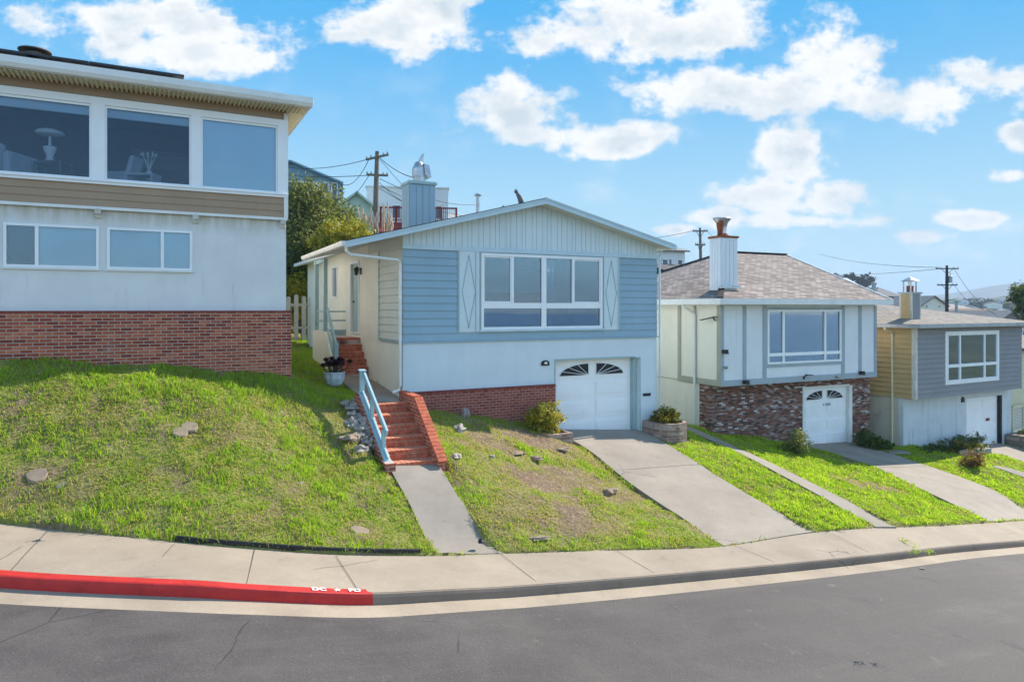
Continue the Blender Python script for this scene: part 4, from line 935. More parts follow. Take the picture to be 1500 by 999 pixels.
# decoy owl on the ridge
x_, y_ = B.w(3.83, 1.0); t = empty('decoy_owl', 'dark grey plastic decoy owl perched on the ridge of the blue house', 'statue', (x_, y_, 3.0))
m = MB(); m.tube([(.08, 0, 0), (.07, 0, .12), (.02, 0, .26), (-.05, 0, .36)], [.07, .085, .075, .045], 10); m.build('body', 'owl_grey', t, smooth=True)
m = MB(); m.lump((-.07, 0, .41), .062, amp=.05, lv=2); m.prism([(-.10, -.03, .45), (-.06, -.03, .45), (-.10, -.03, .50)], (0, .012, 0)); m.prism([(-.10, .02, .45), (-.06, .02, .45), (-.10, .02, .50)], (0, .012, 0)); m.prism([(-.13, -.01, .41), (-.12, .01, .42), (-.155, 0, .38)], (0, .01, 0)); m.build('head', 'owl_grey', t, smooth=True)
x_, y_ = B.w(3.25, .9); t = empty('ridge_spike', 'small dark bird spike left of the owl on the blue roof', 'spike', (x_, y_, 2.84))
m = MB(); m.tube([(0, 0, 0), (.0, 0, .10)], [.03, .01], 6); m.bar((-.03, 0, .05), (.05, 0, .12), .015, .02); m.build('body', 'owl_grey', t)
# porch on the side
m = B.mb(); m.box(-1.05, -.005, 4.25, 6.3, -2.4, -.90); m.build('porch_floor', 'mortar', B.e)
stp = B.mb(); nz = B.mb()
for k in range(5):
    v0 = 3.25 + k * .25; z1 = -1.93 + (k + 1) * .207
    stp.box(-.84, -.01, v0 + .01, 4.3 if k == 4 else v0 + .3, -2.3, z1 - .03)
    j = -.84
    while j < -.05:
        e = min(j + .098, -.012); nz.box(j, e - .008, v0 - .012, v0 + .20, z1 - .065, z1); j += .098
    j = -.84
    while j < -.05:
        e = min(j + .205, -.012); nz.box(j, e - .008, v0, v0 + .05, z1 - .20, z1 - .075); j += .205
o = stp.build('porch_steps', 'mortar', B.e); nz.build('step_bricks', 'stair_brick', o)
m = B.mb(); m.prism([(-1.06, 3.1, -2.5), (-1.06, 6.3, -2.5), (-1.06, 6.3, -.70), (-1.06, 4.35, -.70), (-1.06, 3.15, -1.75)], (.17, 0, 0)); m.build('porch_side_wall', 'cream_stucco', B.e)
for v in (4.45, 5.82):
    m = B.mb(); m.box(-1.07, -.96, v, v + .11, -.70, 1.52); m.build('porch_post', 'aqua_trim', B.e)
m = B.mb(); m.box(-1.05, -.98, 4.5, 6.2, 1.42, 1.54); m.build('porch_beam', 'aqua_trim', B.e)
for z in (-.10, -.40):
    m = B.mb(); m.bar((-1.0, 4.56, z), (-1.0, 6.2, z), .04, .05); m.bar((-1.0, 6.2, z), (0, 6.2, z), .04, .05); m.build('porch_rail', 'aqua_trim', B.e)
m = B.mb(); m.box(-1.0, -.01, 6.20, 6.28, -.90, -.70); m.build('porch_kick_board', 'aqua_trim', B.e)
m = B.mb(); m.bar((-.98, 4.40, -.02), (-.98, 3.12, -1.10), .06, .13); m.bar((-.98, 4.4, -.62), (-.98, 3.1, -1.72), .05, .12); m.bar((-.98, 3.45, -1.45), (-.98, 3.45, -.85), .05, .09); m.box(-1.03, -.93, 3.08, 3.18, -1.75, -1.02); m.build('porch_handrail', 'rail_blue', B.e)
m = B.mb(); m.box(-.035, .02, 4.36, 4.43, -.78, 1.50); m.box(-.035, .02, 5.41, 5.48, -.78, 1.50); m.box(-.035, .02, 4.43, 5.41, 1.43, 1.50); m.box(-.05, .02, 4.40, 5.44, -.79, -.75)
o = m.build('front_door', 'white_frame', B.e)
m = B.mb(); m.box(.06, .10, 4.43, 5.41, -.75, 1.43); m.build('door_leaf', 'aqua_trim', o)
m = B.mb(); m.lump((.04, 5.28, .22), .035, amp=0); m.build('handle', 'iron', o)
m = B.mb(); wally(m, 7.40, 8.22, .36, 1.50, -.03, .08, [(7.46, 8.16, .42, 1.44)]); o = m.build('side_window', 'white_frame', B.e)
m = B.mb(); m.box(.03, .04, 7.45, 8.17, .41, 1.45); m.build('pane', 'glass', o); m = B.mb(); m.box(.11, .12, 7.4, 8.2, .36, 1.5); m.build('dark_backing', 'dark_void', o)
m = B.mb()
for k in range(4): m.box(-.02, -.01, 7.55 + k * .16, 7.565 + k * .16, .42, 1.44)
m.build('window_bar', 'white_frame', o)
m = B.mb(); m.box(-.03, 0, 4.10, 4.22, 1.05, 1.25); m.bar((-.02, 4.16, 1.2), (-.14, 4.16, 1.3), .02, .02); m.lathe([(.0, 0), (.05, 0), (.07, .16), (.09, .18), (.02, .26)], (-.15, 4.16, 1.02), 8); m.build('wall_lantern', 'iron', B.e)

# ================================================================== HOUSE C (panelled upper floor over mottled brick)
C = House('panelled_house', 'off-white panelled house with grey battens overhanging a mottled brick ground floor', 6.84, 23.56, -5.25, .903, .430)
VC = -.52; UR = 7.78; CD = 8.6
m = C.mb(); wallx(m, .55, 8.13, -5.6, -2.64, 0, .2, [(4.51, 6.97, -5.6, -3.0)]); wally(m, .0, .55, -5.4, -2.64, 0, .25); m.box(.25, .55, .0, .2, -5.4, -2.64)
m.box(7.93, 8.13, .2, 3, -5.6, -2.64); m.build('brick_wall', 'mottled_brick', C.e)
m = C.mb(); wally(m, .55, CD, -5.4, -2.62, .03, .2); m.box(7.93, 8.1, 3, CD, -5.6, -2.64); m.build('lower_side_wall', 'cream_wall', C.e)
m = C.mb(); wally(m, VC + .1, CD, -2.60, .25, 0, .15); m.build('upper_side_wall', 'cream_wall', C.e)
m = C.mb(); wallx(m, 0, UR, -2.60, .25, VC, .1, [(2.16, 5.75, -1.92, -.08)]); m.box(UR - .12, UR, VC + .1, CD, -2.6, .25); m.box(.15, UR - .12, CD - .15, CD, -2.6, .25); m.box(.12, UR, VC + .1, .1, -2.63, -2.58); m.build('upper_wall', 'white_panel', C.e)
m = C.mb()
for a, b in ((-.025, .11), (.98, 1.12), (1.90, 2.06), (5.86, 6.02), (6.80, 6.95), (7.67, 7.80)): m.box(a, b, VC - .03, VC - .001, -2.44, .10)
m.box(-.03, 7.81, VC - .04, VC - .001, -2.64, -2.44); m.box(2.06, 5.86, VC - .028, VC - .001, -2.08, -1.975); m.box(2.06, 5.86, VC - .028, VC - .001, -.035, .035)
m.build('batten', 'grey_trim', C.e)
m = C.mb()
for a, b in ((VC - .028, VC + .17), (.72, .82), (1.53, 1.70)): m.box(-.028, -.001, a, b, -2.44, .10)
m.box(-.032, -.001, VC - .03, 1.70, -2.64, -2.44); m.build('side_batten', 'olive_trim', C.e)
w_ = window(C, 2.10, 5.82, -1.965, -.045, VC - .005, [(2.87, .045), (4.97, .04)], -1.63, .07, .055, [(2.87, .045), (4.97, .04)], proud=.045, glassm='glass_sky')
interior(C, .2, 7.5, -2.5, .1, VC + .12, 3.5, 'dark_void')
q = C.mb()
for k in range(52):
    a = 2.17 + k * .0695; 
    if 2.15 < a < 5.75: q.bar((a, VC + .16, -1.9), (a, VC + .16, -.1), .055, .006, up=(.8, 1, 0))
q.build('blind', 'interior_wall', w_)
garage_door(C, 4.51, 6.93, -5.22, -3.0, .12)
m = C.mb(); m.box(6.935, 7.10, -.02, .15, -5.3, -2.98); m.box(4.42, 6.935, -.02, .1, -2.995, -2.93); m.box(4.42, 4.505, -.02, .1, -5.3, -2.995); m.build('door_frame', 'white_gutter', C.e)
m = C.mb(); m.box(5.78, 6.03, .095, .108, -3.72, -3.62); o = m.build('number_plate', 'dull_metal', C.e)
m = C.mb(); m.prism([(5.66 + .045 * math.cos(a), .1, -3.67 + .045 * math.sin(a)) for a in [i * math.pi / 5 for i in range(10)]], (0, .01, 0)); m.build('door_emblem', 'galvanised', C.e)
# roof: left side hipped, right end gabled
ez = .34; ea, eb = -.42, 8.1; ef, ek = -.95, 9.1; rl, rr, rv, rzh = 4.55, 8.05, 4.15, 2.42
m = C.mb()
roof_quad(m, (ea, ef, ez), (eb, ef, ez), (rr, rv, rzh), (rl, rv, rzh), .05)
m.add([(ea, ek, ez), (ea, ef, ez), (rl, rv, rzh)], [(0, 1, 2)], [[(0, 0), (10.05, 0), (5.1, 5.4)]])
roof_quad(m, (eb, ek, ez), (ea, ek, ez), (rl, rv, rzh), (rr, rv, rzh), .05)
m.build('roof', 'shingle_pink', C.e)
m = C.mb(); m.bar((rl, rv, rzh + .02), (rr, rv, rzh + .02), .22, .05); m.bar((ea, ef, ez + .02), (rl, rv, rzh + .02), .2, .05); m.bar((ea, ek, ez + .02), (rl, rv, rzh + .02), .2, .05); m.build('ridge_cap', 'shingle_grey', C.e)
m = C.mb(); m.box(ea - .02, eb, ef - .09, ef, ez - .20, ez - .005); m.box(ea - .09, ea, ef - .09, ek, ez - .20, ez - .007); m.build('gutter', 'white_gutter', C.e)
m = C.mb(); m.box(ea, eb - .05, ef, ek, ez - .13, ez - .06); m.bar((eb, ef, ez - .05), (rr, rv, rzh - .05), .04, .16); m.prism([(7.7, 0, .2), (7.7, 8, .2), (7.7, rv, 2.3)], (.08, 0, 0)); m.build('eave_soffit', 'white_panel', C.e)
m = C.mb(); m.box(.30, 1.04, -.2, .37, .3, 2.45); ch = m.build('chimney', 'white_panel', C.e)
m = C.mb()
for k in range(4): m.box(.33 + k * .18, .49 + k * .18, -.215, -.201, .75, 2.42)
for k in range(4): m.box(.285, .299, -.18 + k * .135, -.06 + k * .135, .75, 2.42)
m.build('panel_boards', 'white_panel', ch)
m = C.mb(); m.box(.26, 1.08, -.24, .41, 2.45, 2.52); m.lump((.6, .0, 2.55), .12, (1.6, 1, .5), .4, 3); m.build('chimney_cap', 'rust', ch)
m = C.mb(); m.box(.22, 1.12, -.30, -.215, .70, .80); m.build('chimney_flashing', 'galvanised', ch)
m = C.mb(); cx, cy = .62, .1
m.lathe([(.17, 0), (.15, .12), (.15, .3), (.20, .48), (.30, .60), (.31, .64), (.0, .66)], (cx, cy, 2.52), 20, (1.15, .8)); m.build('chimney_cowl', 'galvanised', ch, smooth=True)
m = C.mb(); m.lathe([(.10, 0), (.12, .15), (.16, .35), (.13, .5), (.0, .52)], (cx - .14, cy - .06, 2.56), 14, (.7, .9)); m.build('rusted_hood', 'rust', ch, smooth=True)
m = C.mb(); m.tube([(-.46, .86, .20), (-.46, .86, .10), (-.40, .82, .02), (-.12, .74, -.12), (-.075, .72, -.22), (-.075, .72, -4.28), (-.14, .66, -4.42), (-.2, .5, -4.45)], .045, 10); m.build('downspout', 'white_gutter', C.e)
def fixture(H, u, v, z, kind, lab=None):
    m = H.mb()
    if kind == 'flood': m.box(u - .03, u + .03, v - .03, v, z - .10, z + .02); m.bar((u, v - .03, z), (u, v - .14, z + .06), .03, .03); m.bar((u, v - .10, z + .08), (u + .26, v - .16, z + .05), .12, .03); nm = 'flood_light'
    elif kind == 'box': m.box(u - .09, u + .09, v - .14, v, z - .06, z + .06); m.box(u - .07, u + .10, v - .16, v - .14, z - .08, z - .05); nm = 'flood_light'
    else: m.lathe([(.0, 0), (.05, .02), (.07, .07), (.07, .10), (.03, .11)], (u, v - .08, z - .05), 12); nm = 'security_camera'
    return m.build(nm, 'iron' if kind != 'cam' else 'galvanised', H.e, smooth=False)
fixture(C, 1.02, VC - .04, -2.52, 'box'); fixture(C, 3.85, VC - .04, -2.46, 'flood'); fixture(C, 6.85, VC - .04, -2.44, 'box'); fixture(C, 5.55, VC - .04, -2.55, 'cam'); fixture(C, .14, VC - .02, -2.0, 'cam'); fixture(C, .10, VC - .02, -1.45, 'box')
m = C.mb(); m.bar((-.03, -.30, -.42), (-.16, -.30, -.30), .03, .03); m.bar((-.14, -.42, -.28), (-.22, .22, -.40), .12, .03); m.build('flood_light', 'iron', C.e)

# ================================================================== HOUSE D (taupe siding)
D = House('taupe_house', 'grey-taupe lap-sided house with tan side wall over stained white stucco, third house down the slope', 15.4, 26.86, -6.0, .88, .4755)
VD = -.47; DR = 7.82
m = D.mb(); wallx(m, 0, 7.97, -6.4, -3.50, 0, .2, [(4.40, 7.22, -6.4, -3.83)]); m.box(7.8, 7.97, .2, 8, -6.4, -3.5); m.build('stucco_wall', 'dirty_stucco', D.e)
m = D.mb(); wally(m, .005, 9, -6.2, -3.50, 0.001, .18); m.build('stucco_side_wall', 'dirty_cream', D.e)
m = D.mb(); wallx(m, 0, DR, -3.52, -.6, VD, .1, [(2.1, 5.75, -2.93, -1.03)]); laps(m, .10, DR, -3.52, -.75, VD, .195, .04, [(1.98, 5.95, -2.99, -.97)]); m.box(DR - .1, DR, VD + .1, 8, -3.5, -.6); m.box(0.12, DR, VD + .1, .15, -3.53, -3.50); m.build('lap_siding', 'taupe_siding', D.e)
m = D.mb(); wally(m, VD + .1, 9, -3.52, -.6, .0, .1); laps(m, VD + .12, 9, -3.52, -.70, -.002, .195, .035, axis='y'); m.build('side_lap_siding', 'tan_siding', D.e)
m = D.mb(); m.box(-.04, .10, VD - .035, VD - .001, -3.53, -.72); m.box(-.04, -.001, VD - .001, VD + .12, -3.53, -.72); m.build('corner_board', 'picket_wood', D.e)
m = D.mb(); 
for q in ((1.96, 5.93, -1.03, -.93), (1.96, 5.93, -3.06, -2.95), (1.96, 2.08, -2.95, -1.03), (5.80, 5.93, -2.95, -1.03)): m.box(q[0], q[1], VD - .045, VD - .001, q[2], q[3])
m.build('window_casing', 'white_frame', D.e)
w_ = window(D, 2.08, 5.80, -2.95, -1.03, VD - .02, [(2.99, .04), (4.81, .04)], -2.32, .06, .06, [(2.99, .05), (4.81, .05)], proud=.04, glassm='glass_sky')
q = D.mb()
for k in range(28): q.bar((3.05 + k * .063, VD + .14, -2.9), (3.05 + k * .063, VD + .14, -1.08), .055, .006, up=(.5, 1, 0))
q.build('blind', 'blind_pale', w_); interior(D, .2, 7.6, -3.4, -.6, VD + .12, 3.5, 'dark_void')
garage_door(D, 4.42, 7.08, -6.0, -3.86, .14, fans=False)
m = D.mb(); m.box(7.08, 7.20, .0, .14, -6.1, -3.84); m.build('door_frame', 'iron', D.e)
m = D.mb(); m.box(6.15, 6.42, .112, .125, -4.92, -4.80); m.build('number_plate', 'brick_dark', D.e)
m = D.mb(); m.box(6.05, 6.35, .112, .13, -5.75, -5.6); m.build('door_vent', 'white_frame', D.e)
m = D.mb(); m.prism([(4.0, -.04, -3.95), (4.20, -.04, -3.95), (4.20, -.04, -3.78), (4.10, -.04, -3.72), (4.0, -.04, -3.78)], (0, .038, 0)); m.build('house_number_plaque', 'iron', D.e)
m = D.mb(); dz_ = -.60; A0, A1, F0, F1 = -.38, 8.3, -.85, 9.8
roof_quad(m, (A0, F0, dz_), (A1, F0, dz_), (A1 - 4.3, 3.6, .20), (A0 + 4.3, 3.6, .20), .05)
roof_quad(m, (A0, F1, dz_), (A0, F0, dz_), (A0 + 4.3, 3.6, .20), (A0 + 4.3, 5.6, .20), .05)
roof_quad(m, (A1, F0, dz_), (A1, F1, dz_), (A1 - 4.3, 5.6, .20), (A1 - 4.3, 3.6, .20), .05)
roof_quad(m, (A1, F1, dz_), (A0, F1, dz_), (A0 + 4.3, 5.6, .20), (A1 - 4.3, 5.6, .20), .05)
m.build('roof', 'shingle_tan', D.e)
m = D.mb(); m.box(A0 - .02, A1, F0 - .08, F0, dz_ - .14, dz_ - .01); m.box(A0 - .08, A0, F0 - .08, F1, dz_ - .14, dz_ - .012); m.build('gutter', 'dull_metal', D.e)
m = D.mb(); m.box(A0, A1 - .02, F0, F1, dz_ - .16, dz_ - .07); m.build('eave_soffit', 'picket_wood', D.e)
m = D.mb(); m.box(.72, 1.32, .1, .62, -.6, .60); ch = m.build('chimney', 'picket_wood', D.e)
m = D.mb(); laps(m, .80, 1.24, -.45, .58, .098, .18, .015); m.build('front_boards', 'taupe_siding', ch)
m = D.mb(); laps(m, .17, .55, -.45, .58, .718, .18, .015, axis='y'); m.build('side_boards', 'tan_siding', ch)
m = D.mb(); m.box(.67, 1.37, .05, .67, .60, .66); m.build('chimney_cap', 'dull_metal', ch)
m = D.mb()
for a in (.82, 1.18):
    for b in (.2, .5): m.box(a, a + .04, b, b + .04, .66, 1.10)
m.lathe([(.34, 0), (.33, .02), (.02, .17), (.0, .18)], (1.02, .36, 1.10), 18); m.build('rain_hood', 'galvanised', ch)
m = D.mb(); m.tube([(1.02, .36, .66), (1.02, .36, .92)], .13, 14); m.build('flue_pot', 'rust', ch)
m = D.mb(); m.tube([(-.42, .5, -.72), (-.42, .5, -.82), (-.10, .42, -.96), (-.055, .42, -1.05), (-.055, .42, -5.5)], .04, 8); m.build('downspout', 'soffit_cream', D.e)

# ================================================================== HOUSE E (edge of frame)
Eh = House('cream_house', 'cream house at the right edge of the picture, below the taupe house', *FD.w(8.9, 1.2), -6.6, .87, .49)
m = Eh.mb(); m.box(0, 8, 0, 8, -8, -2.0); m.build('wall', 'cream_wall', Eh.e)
m = Eh.mb(); m.box(-.06, 8, -.5, 8, -4.5, -1.95); m.build('upper_floor', 'soffit_cream', Eh.e)
m = Eh.mb(); roof_quad(m, (-.5, -.9, -1.85), (8.5, -.9, -1.85), (4.5, 4, -1.0), (4.4, 4, -1.0)); roof_quad(m, (-.5, 9, -1.85), (-.5, -.9, -1.85), (4.4, 4, -1.0), (4.4, 4.1, -1.0)); m.box(-.5, 8.4, -.9, 8.5, -1.98, -1.92); m.build('roof', 'shingle_tan', Eh.e)
m = Eh.mb(); m.box(-.03, .0, .5, 1.6, -4.0, -2.6); m.build('side_window', 'white_frame', Eh.e)

# ================================================================== FRONT STAIRS
def at(px, py, Y): return ((px - 750) / 1000. * Y, Y, (452 - py) / 1000. * Y)
brick('stair_wall_brick', [(0, (.30, .075, .045)), (.5, (.40, .105, .058)), (1, (.47, .14, .08))], (.52, .38, .32), bw=.2, bh=.075, ms=.016)
ST = House('brick_stairs', 'red brick front stairs with a sloping side wall on the right and pale blue handrail', -2.772, 17.32, -3.4, .893, .451, 'stairs')
u0, u1 = -1.33, -.41; rise = .1915; tread = .35; vb = -3.5; zb = -3.30
m = ST.mb()
for k in range(6): m.box(u0, u1, vb + k * tread + .02, vb + (k + 1) * tread + .05, zb - .5, zb + (k + 1) * rise - .012)
m.build('stair_core', 'mortar', ST.e)
for k in range(6):
    s = ST.mb(); v = vb + k * tread; zt = zb + (k + 1) * rise; x = u0
    while x < u1 - .03:
        e = min(x + .102, u1); s.box(x + .005, e - .006, v + random.uniform(-.003, .003), v + .22, zt - .072, zt + random.uniform(-.002, .002)); x += .102
    x = u0 + (0 if k % 2 else -.1)
    while x < u1 - .03:
        a, e = max(x, u0), min(x + .205, u1)
        if e - a > .03: s.box(a + .005, e - .006, v + .008, v + .06, zt - .186, zt - .086)
        x += .205
    x = u0
    while x < u1 - .03:
        e = min(x + .205, u1); s.box(x + .005, e - .006, v + .230, v + tread + .02, zt - .07, zt - .002); x += .205
    sp_ = s.build('step', 'stair_brick', ST.e, bevel=.004); s = ST.mb(); x = u0
    while x < u1 - .03:
        e = min(x + .102, u1); s.box(x + .007, e - .008, v + .004, v + .216, zt + .0025, zt + .007); x += .102
    x = u0
    while x < u1 - .03:
        e = min(x + .205, u1); s.box(x + .007, e - .008, v + .234, v + tread + .006, zt - .0015, zt + .005); x += .205
    s.build('tread', 'sunlit_tread_brick', sp_)
# right side wall with a brick-on-edge cap
prof = [(-1.0, -2.03), (-2.12, -2.03), (-3.62, -3.14), (-3.62, -3.75), (-2.5, -3.2), (-1.0, -2.7)]
m = ST.mb(); m.prism([(u1, v, z) for v, z in prof], (.16, 0, 0)); sw = m.build('side_wall', 'stair_wall_brick', ST.e)
m = ST.mb()
def capline(m, pts, ua, ub, step=.104):
    for i in range(len(pts) - 1):
        a, b = Vector((0, *pts[i])), Vector((0, *pts[i + 1])); L = (b - a).length; n = max(1, round(L / step)); d = (b - a) / n
        up = Vector((0, 0, 1)); nn = d.normalized().cross(Vector((1, 0, 0))); nn = nn if nn.z > 0 else -nn
        for k in range(n):
            p = a + d * (k + .5) + nn * .035; w = d.length - .009
            m.bar((ua + random.uniform(-.003, .003), p.y, p.z), (ub, p.y, p.z), w, .07, up=tuple(nn))
capline(m, [(-1.0, -2.025), (-2.12, -2.025), (-3.66, -3.155)], u1 - .015, u1 + .18)
m.build('cap', 'stair_brick', sw, bevel=.003)
prof = [(-1.2, -1.93), (-1.5, -1.93), (-3.45, -3.03), (-3.72, -3.03), (-3.72, -3.8), (-2.5, -3.3), (-1.2, -2.9)]
m = ST.mb(); m.prism([(u0 - .20, v, z) for v, z in prof], (.20, 0, 0)); m.build('left_kerb_wall', 'stair_wall_brick', ST.e)
hr = ST.mb(); um = u0 - .10
hr.bar((um, -1.45, -1.88), (um, -3.52, -3.045), .13, .05); hr.bar((um + .01, -1.42, -1.82), (um + .01, -3.50, -2.99), .035, .10); hr.build('base_board', 'rail_blue', ST.e, bevel=.006)
for nm, (v, z0, z1, w) in {'newel_post': (-1.50, -1.88, -1.40, .10)}.items():
    m = ST.mb(); m.box(um - w / 2, um + w / 2, v - w / 2, v + w / 2, z0, z1); m.bar((um, v + .09, z1 + .02), (um, v - .12, z1 + .005), .15, .035); m.build(nm, 'rail_blue', ST.e, bevel=.005)
for v, z0, z1 in ((-2.35, -2.37, -1.94), (-3.22, -2.88, -2.46)):
    m = ST.mb(); m.box(um - .035, um + .035, v - .05, v + .05, z0, z1); m.build('baluster', 'rail_blue', ST.e, bevel=.004)
m = ST.mb(); m.bar((um + .03, -1.52, -1.44), (um + .03, -3.36, -2.50), .05, .125); m.build('handrail', 'rail_blue', ST.e, bevel=.008)

# ================================================================== LEAVES, SHRUBS
def leaf_mesh(name, centers, size, tint, mat, parent=None, loc=(0, 0, 0), flat=.0, seed=1, elong=1.5):
    r = np.random.default_rng(seed); n = len(centers); c = np.asarray(centers)
    a = r.normal(size=(n, 3)); a /= np.linalg.norm(a, axis=1)[:, None]
    b = r.normal(size=(n, 3)); b -= (b * a).sum(1)[:, None] * a; b /= np.linalg.norm(b, axis=1)[:, None]
    sz = size * r.uniform(.6, 1.35, n)[:, None]; nrm_ = np.cross(a, b) * sz * .25
    V = np.stack([c - a * sz * elong, c - b * sz * .55 + nrm_, c + a * sz * elong, c + b * sz * .55 + nrm_], 1).reshape(-1, 3)
    me = bpy.data.meshes.new(name); me.vertices.add(4 * n); me.vertices.foreach_set('co', V.ravel())
    me.loops.add(4 * n); me.loops.foreach_set('vertex_index', np.arange(4 * n, dtype=np.int32)); me.polygons.add(n); me.polygons.foreach_set('loop_start', np.arange(0, 4 * n, 4, dtype=np.int32)); me.polygons.foreach_set('loop_total', np.full(n, 4, np.int32))
    me.update(calc_edges=True); at_ = me.attributes.new('tint', 'FLOAT', 'POINT'); at_.data.foreach_set('value', np.repeat(np.clip(tint, 0, 1), 4).astype(np.float32))
    return link(name, me, mat, parent, loc)
def crown_points(blobs, n, seed=0, fill=.45, clump=.16):
    """clumps of leaves through the volume of overlapping blobs; blobs: (x,y,z,rx,ry,rz)"""
    r = np.random.default_rng(seed); P = []; T = []; vol = np.array([b[3] * b[4] * b[5] for b in blobs]) ** .67; vol /= vol.sum()
    for b, w in zip(blobs, vol):
        k = max(3, int(n * w / 26)); d = r.normal(size=(k, 3)); d /= np.linalg.norm(d, axis=1)[:, None]
        rad = (fill + (1.04 - fill) * r.random(k) ** .55)[:, None] * (1 + .16 * r.normal(size=(k, 1)))
        cc_ = np.array(b[:3]) + d * rad * np.array(b[3:6]); ct = r.uniform(0, 1, k)
        for j in range(k):
            m_ = int(26 * r.uniform(.4, 1.5)); s_ = clump * min(b[3:6]) * r.uniform(.6, 1.5)
            P.append(cc_[j] + r.normal(size=(m_, 3)) * s_ * np.array([1, 1, .8])); T.append(np.full(m_, ct[j]) * .65 + r.random(m_) * .35)
    return np.concatenate(P), np.concatenate(T)
def shrub(name, label, cat, base, blobs, n, size, mat, stems=5, seed=0, group=None, trunk=.03, fill=.45, clump=.16):
    t = empty(name, label, cat, base, 0, group)
    P_, T_ = crown_points(blobs, n, seed, fill, clump); P_[:, 2] = np.maximum(P_[:, 2], .02)
    leaf_mesh('foliage', P_, size, T_, mat, t, seed=seed)
    r = random.Random(seed); m = MB()
    for k in range(stems):
        b = blobs[k % len(blobs)]; q = Vector(b[:3]) + Vector((r.uniform(-.5, .5) * b[3], r.uniform(-.5, .5) * b[4], r.uniform(-.2, .5) * b[5]))
        s0 = Vector((r.uniform(-.3, .3) * trunk * 4, r.uniform(-.3, .3) * trunk * 4, -.05)); mid = s0.lerp(q, .5) + Vector((r.uniform(-.1, .1) * q.z, r.uniform(-.1, .1) * q.z, .1 * q.z)); m.tube([s0, mid, q], [trunk, trunk * .7, trunk * .3], 6)
    m.build('trunk', 'trunk', t); return t

def planter(name, label, F, poly, z0, z1, mat, zc=.10):
    x_, y_ = F.w(*poly[0]); t = empty(name, label, 'planter', (x_, y_, z0))
    L = [Vector((*F.w(*p), 0)) - Vector((x_, y_, 0)) for p in poly]; c = sum(L, Vector()) / len(L); inn = [c + (p - c) * .78 for p in L]
    m = MB(); n = len(L); H_ = z1 - z0; V = [(p.x, p.y, -.5) for p in L] + [(p.x, p.y, H_) for p in L] + [(p.x, p.y, H_) for p in inn] + [(p.x, p.y, H_ - .12) for p in inn]
    m.add(V, [(i, (i + 1) % n, n + (i + 1) % n, n + i) for i in range(n)] + [(n + i, n + (i + 1) % n, 2 * n + (i + 1) % n, 2 * n + i) for i in range(n)] + [(2 * n + i, 2 * n + (i + 1) % n, 3 * n + (i + 1) % n, 3 * n + i) for i in range(n)])
    m.build('brick_box', mat, t); m = MB(); m.add([(p.x, p.y, H_ - .06) for p in inn], [tuple(range(n))]); m.build('soil', 'soil', t); return t
planter('brick_planter', 'low brick planter box left of the blue house garage door, holding a yellow-green shrub', FB, [(3.62, -.12), (3.62, -1.12), (4.38, -1.12), (4.38, -.12)], -3.72, -3.33, 'planter_brick')
pr = [(7.52, -.02), (7.52, -.62), (7.70, -.95), (8.05, -1.08), (8.42, -.98), (8.62, -.66), (8.62, -.02)]
planter('brick_planter', 'rounded brick planter right of the blue house garage door by the mail slot', FB, pr, -3.86, -3.38, 'planter_brick')
x_, y_ = FB.w(3.72, -.72); shrub('shrub', 'bright yellow-green shrub standing beside the garage door of the blue house', 'shrub', (x_, y_, -3.42), [(0, 0, .52, .42, .42, .34), (.18, 0, .36, .3, .3, .25), (-.2, .05, .42, .28, .28, .26)], 3800, .026, 'leaf_yellow', 7, 3, trunk=.018)
x_, y_ = FB.w(8.05, -.5); shrub('shrub', 'low yellow and green bush in the rounded brick planter', 'shrub', (x_, y_, -3.42), [(0, 0, .22, .40, .36, .24), (.14, 0, .20, .3, .28, .2), (-.2, 0, .2, .25, .28, .2)], 3000, .028, 'leaf_flower', 5, 5, trunk=.015)
t = empty('garden_gnome_block', 'small rusty block on the rounded planter against the blue house corner', 'ornament', (*FB.w(8.45, -.14), -3.38))
m = MB(); m.lump((0, 0, .12), .11, (1, .8, 1.2), .3, 5); m.box(-.10, .1, -.08, .08, -.06, .1); m.build('body', 'rust', t)
# pot with dark succulents
px_, py_, pz_ = -4.62, 17.75, yz1(-4.62, 17.75); t = empty('flower_pot', 'pale fluted pot of dark purple succulents at the foot of the side steps', 'pot', (px_, py_, pz_))
m = MB(); n = 40; pr = [(.15, 0), (.20, .05), (.25, .20), (.255, .30), (.27, .34), (.27, .36), (.24, .36), (.23, .33)]
V = [((r_ * (1 + (.05 if (k // 2) % 2 else 0) * (1 if j < 5 else 0))) * math.cos(2 * math.pi * k / n), (r_ * (1 + (.05 if (k // 2) % 2 else 0) * (1 if j < 5 else 0))) * math.sin(2 * math.pi * k / n), z) for j, (r_, z) in enumerate(pr) for k in range(n)]
m.add(V, [(i * n + k, i * n + (k + 1) % n, (i + 1) * n + (k + 1) % n, (i + 1) * n + k) for i in range(len(pr) - 1) for k in range(n)]); m.build('pot', 'pot_white', t)
m = MB(); m.lathe([(.26, 0), (.26, .01)], (0, 0, .35), 20); m.build('soil', 'soil', t)
r_ = random.Random(4); m = MB(); stems = MB()
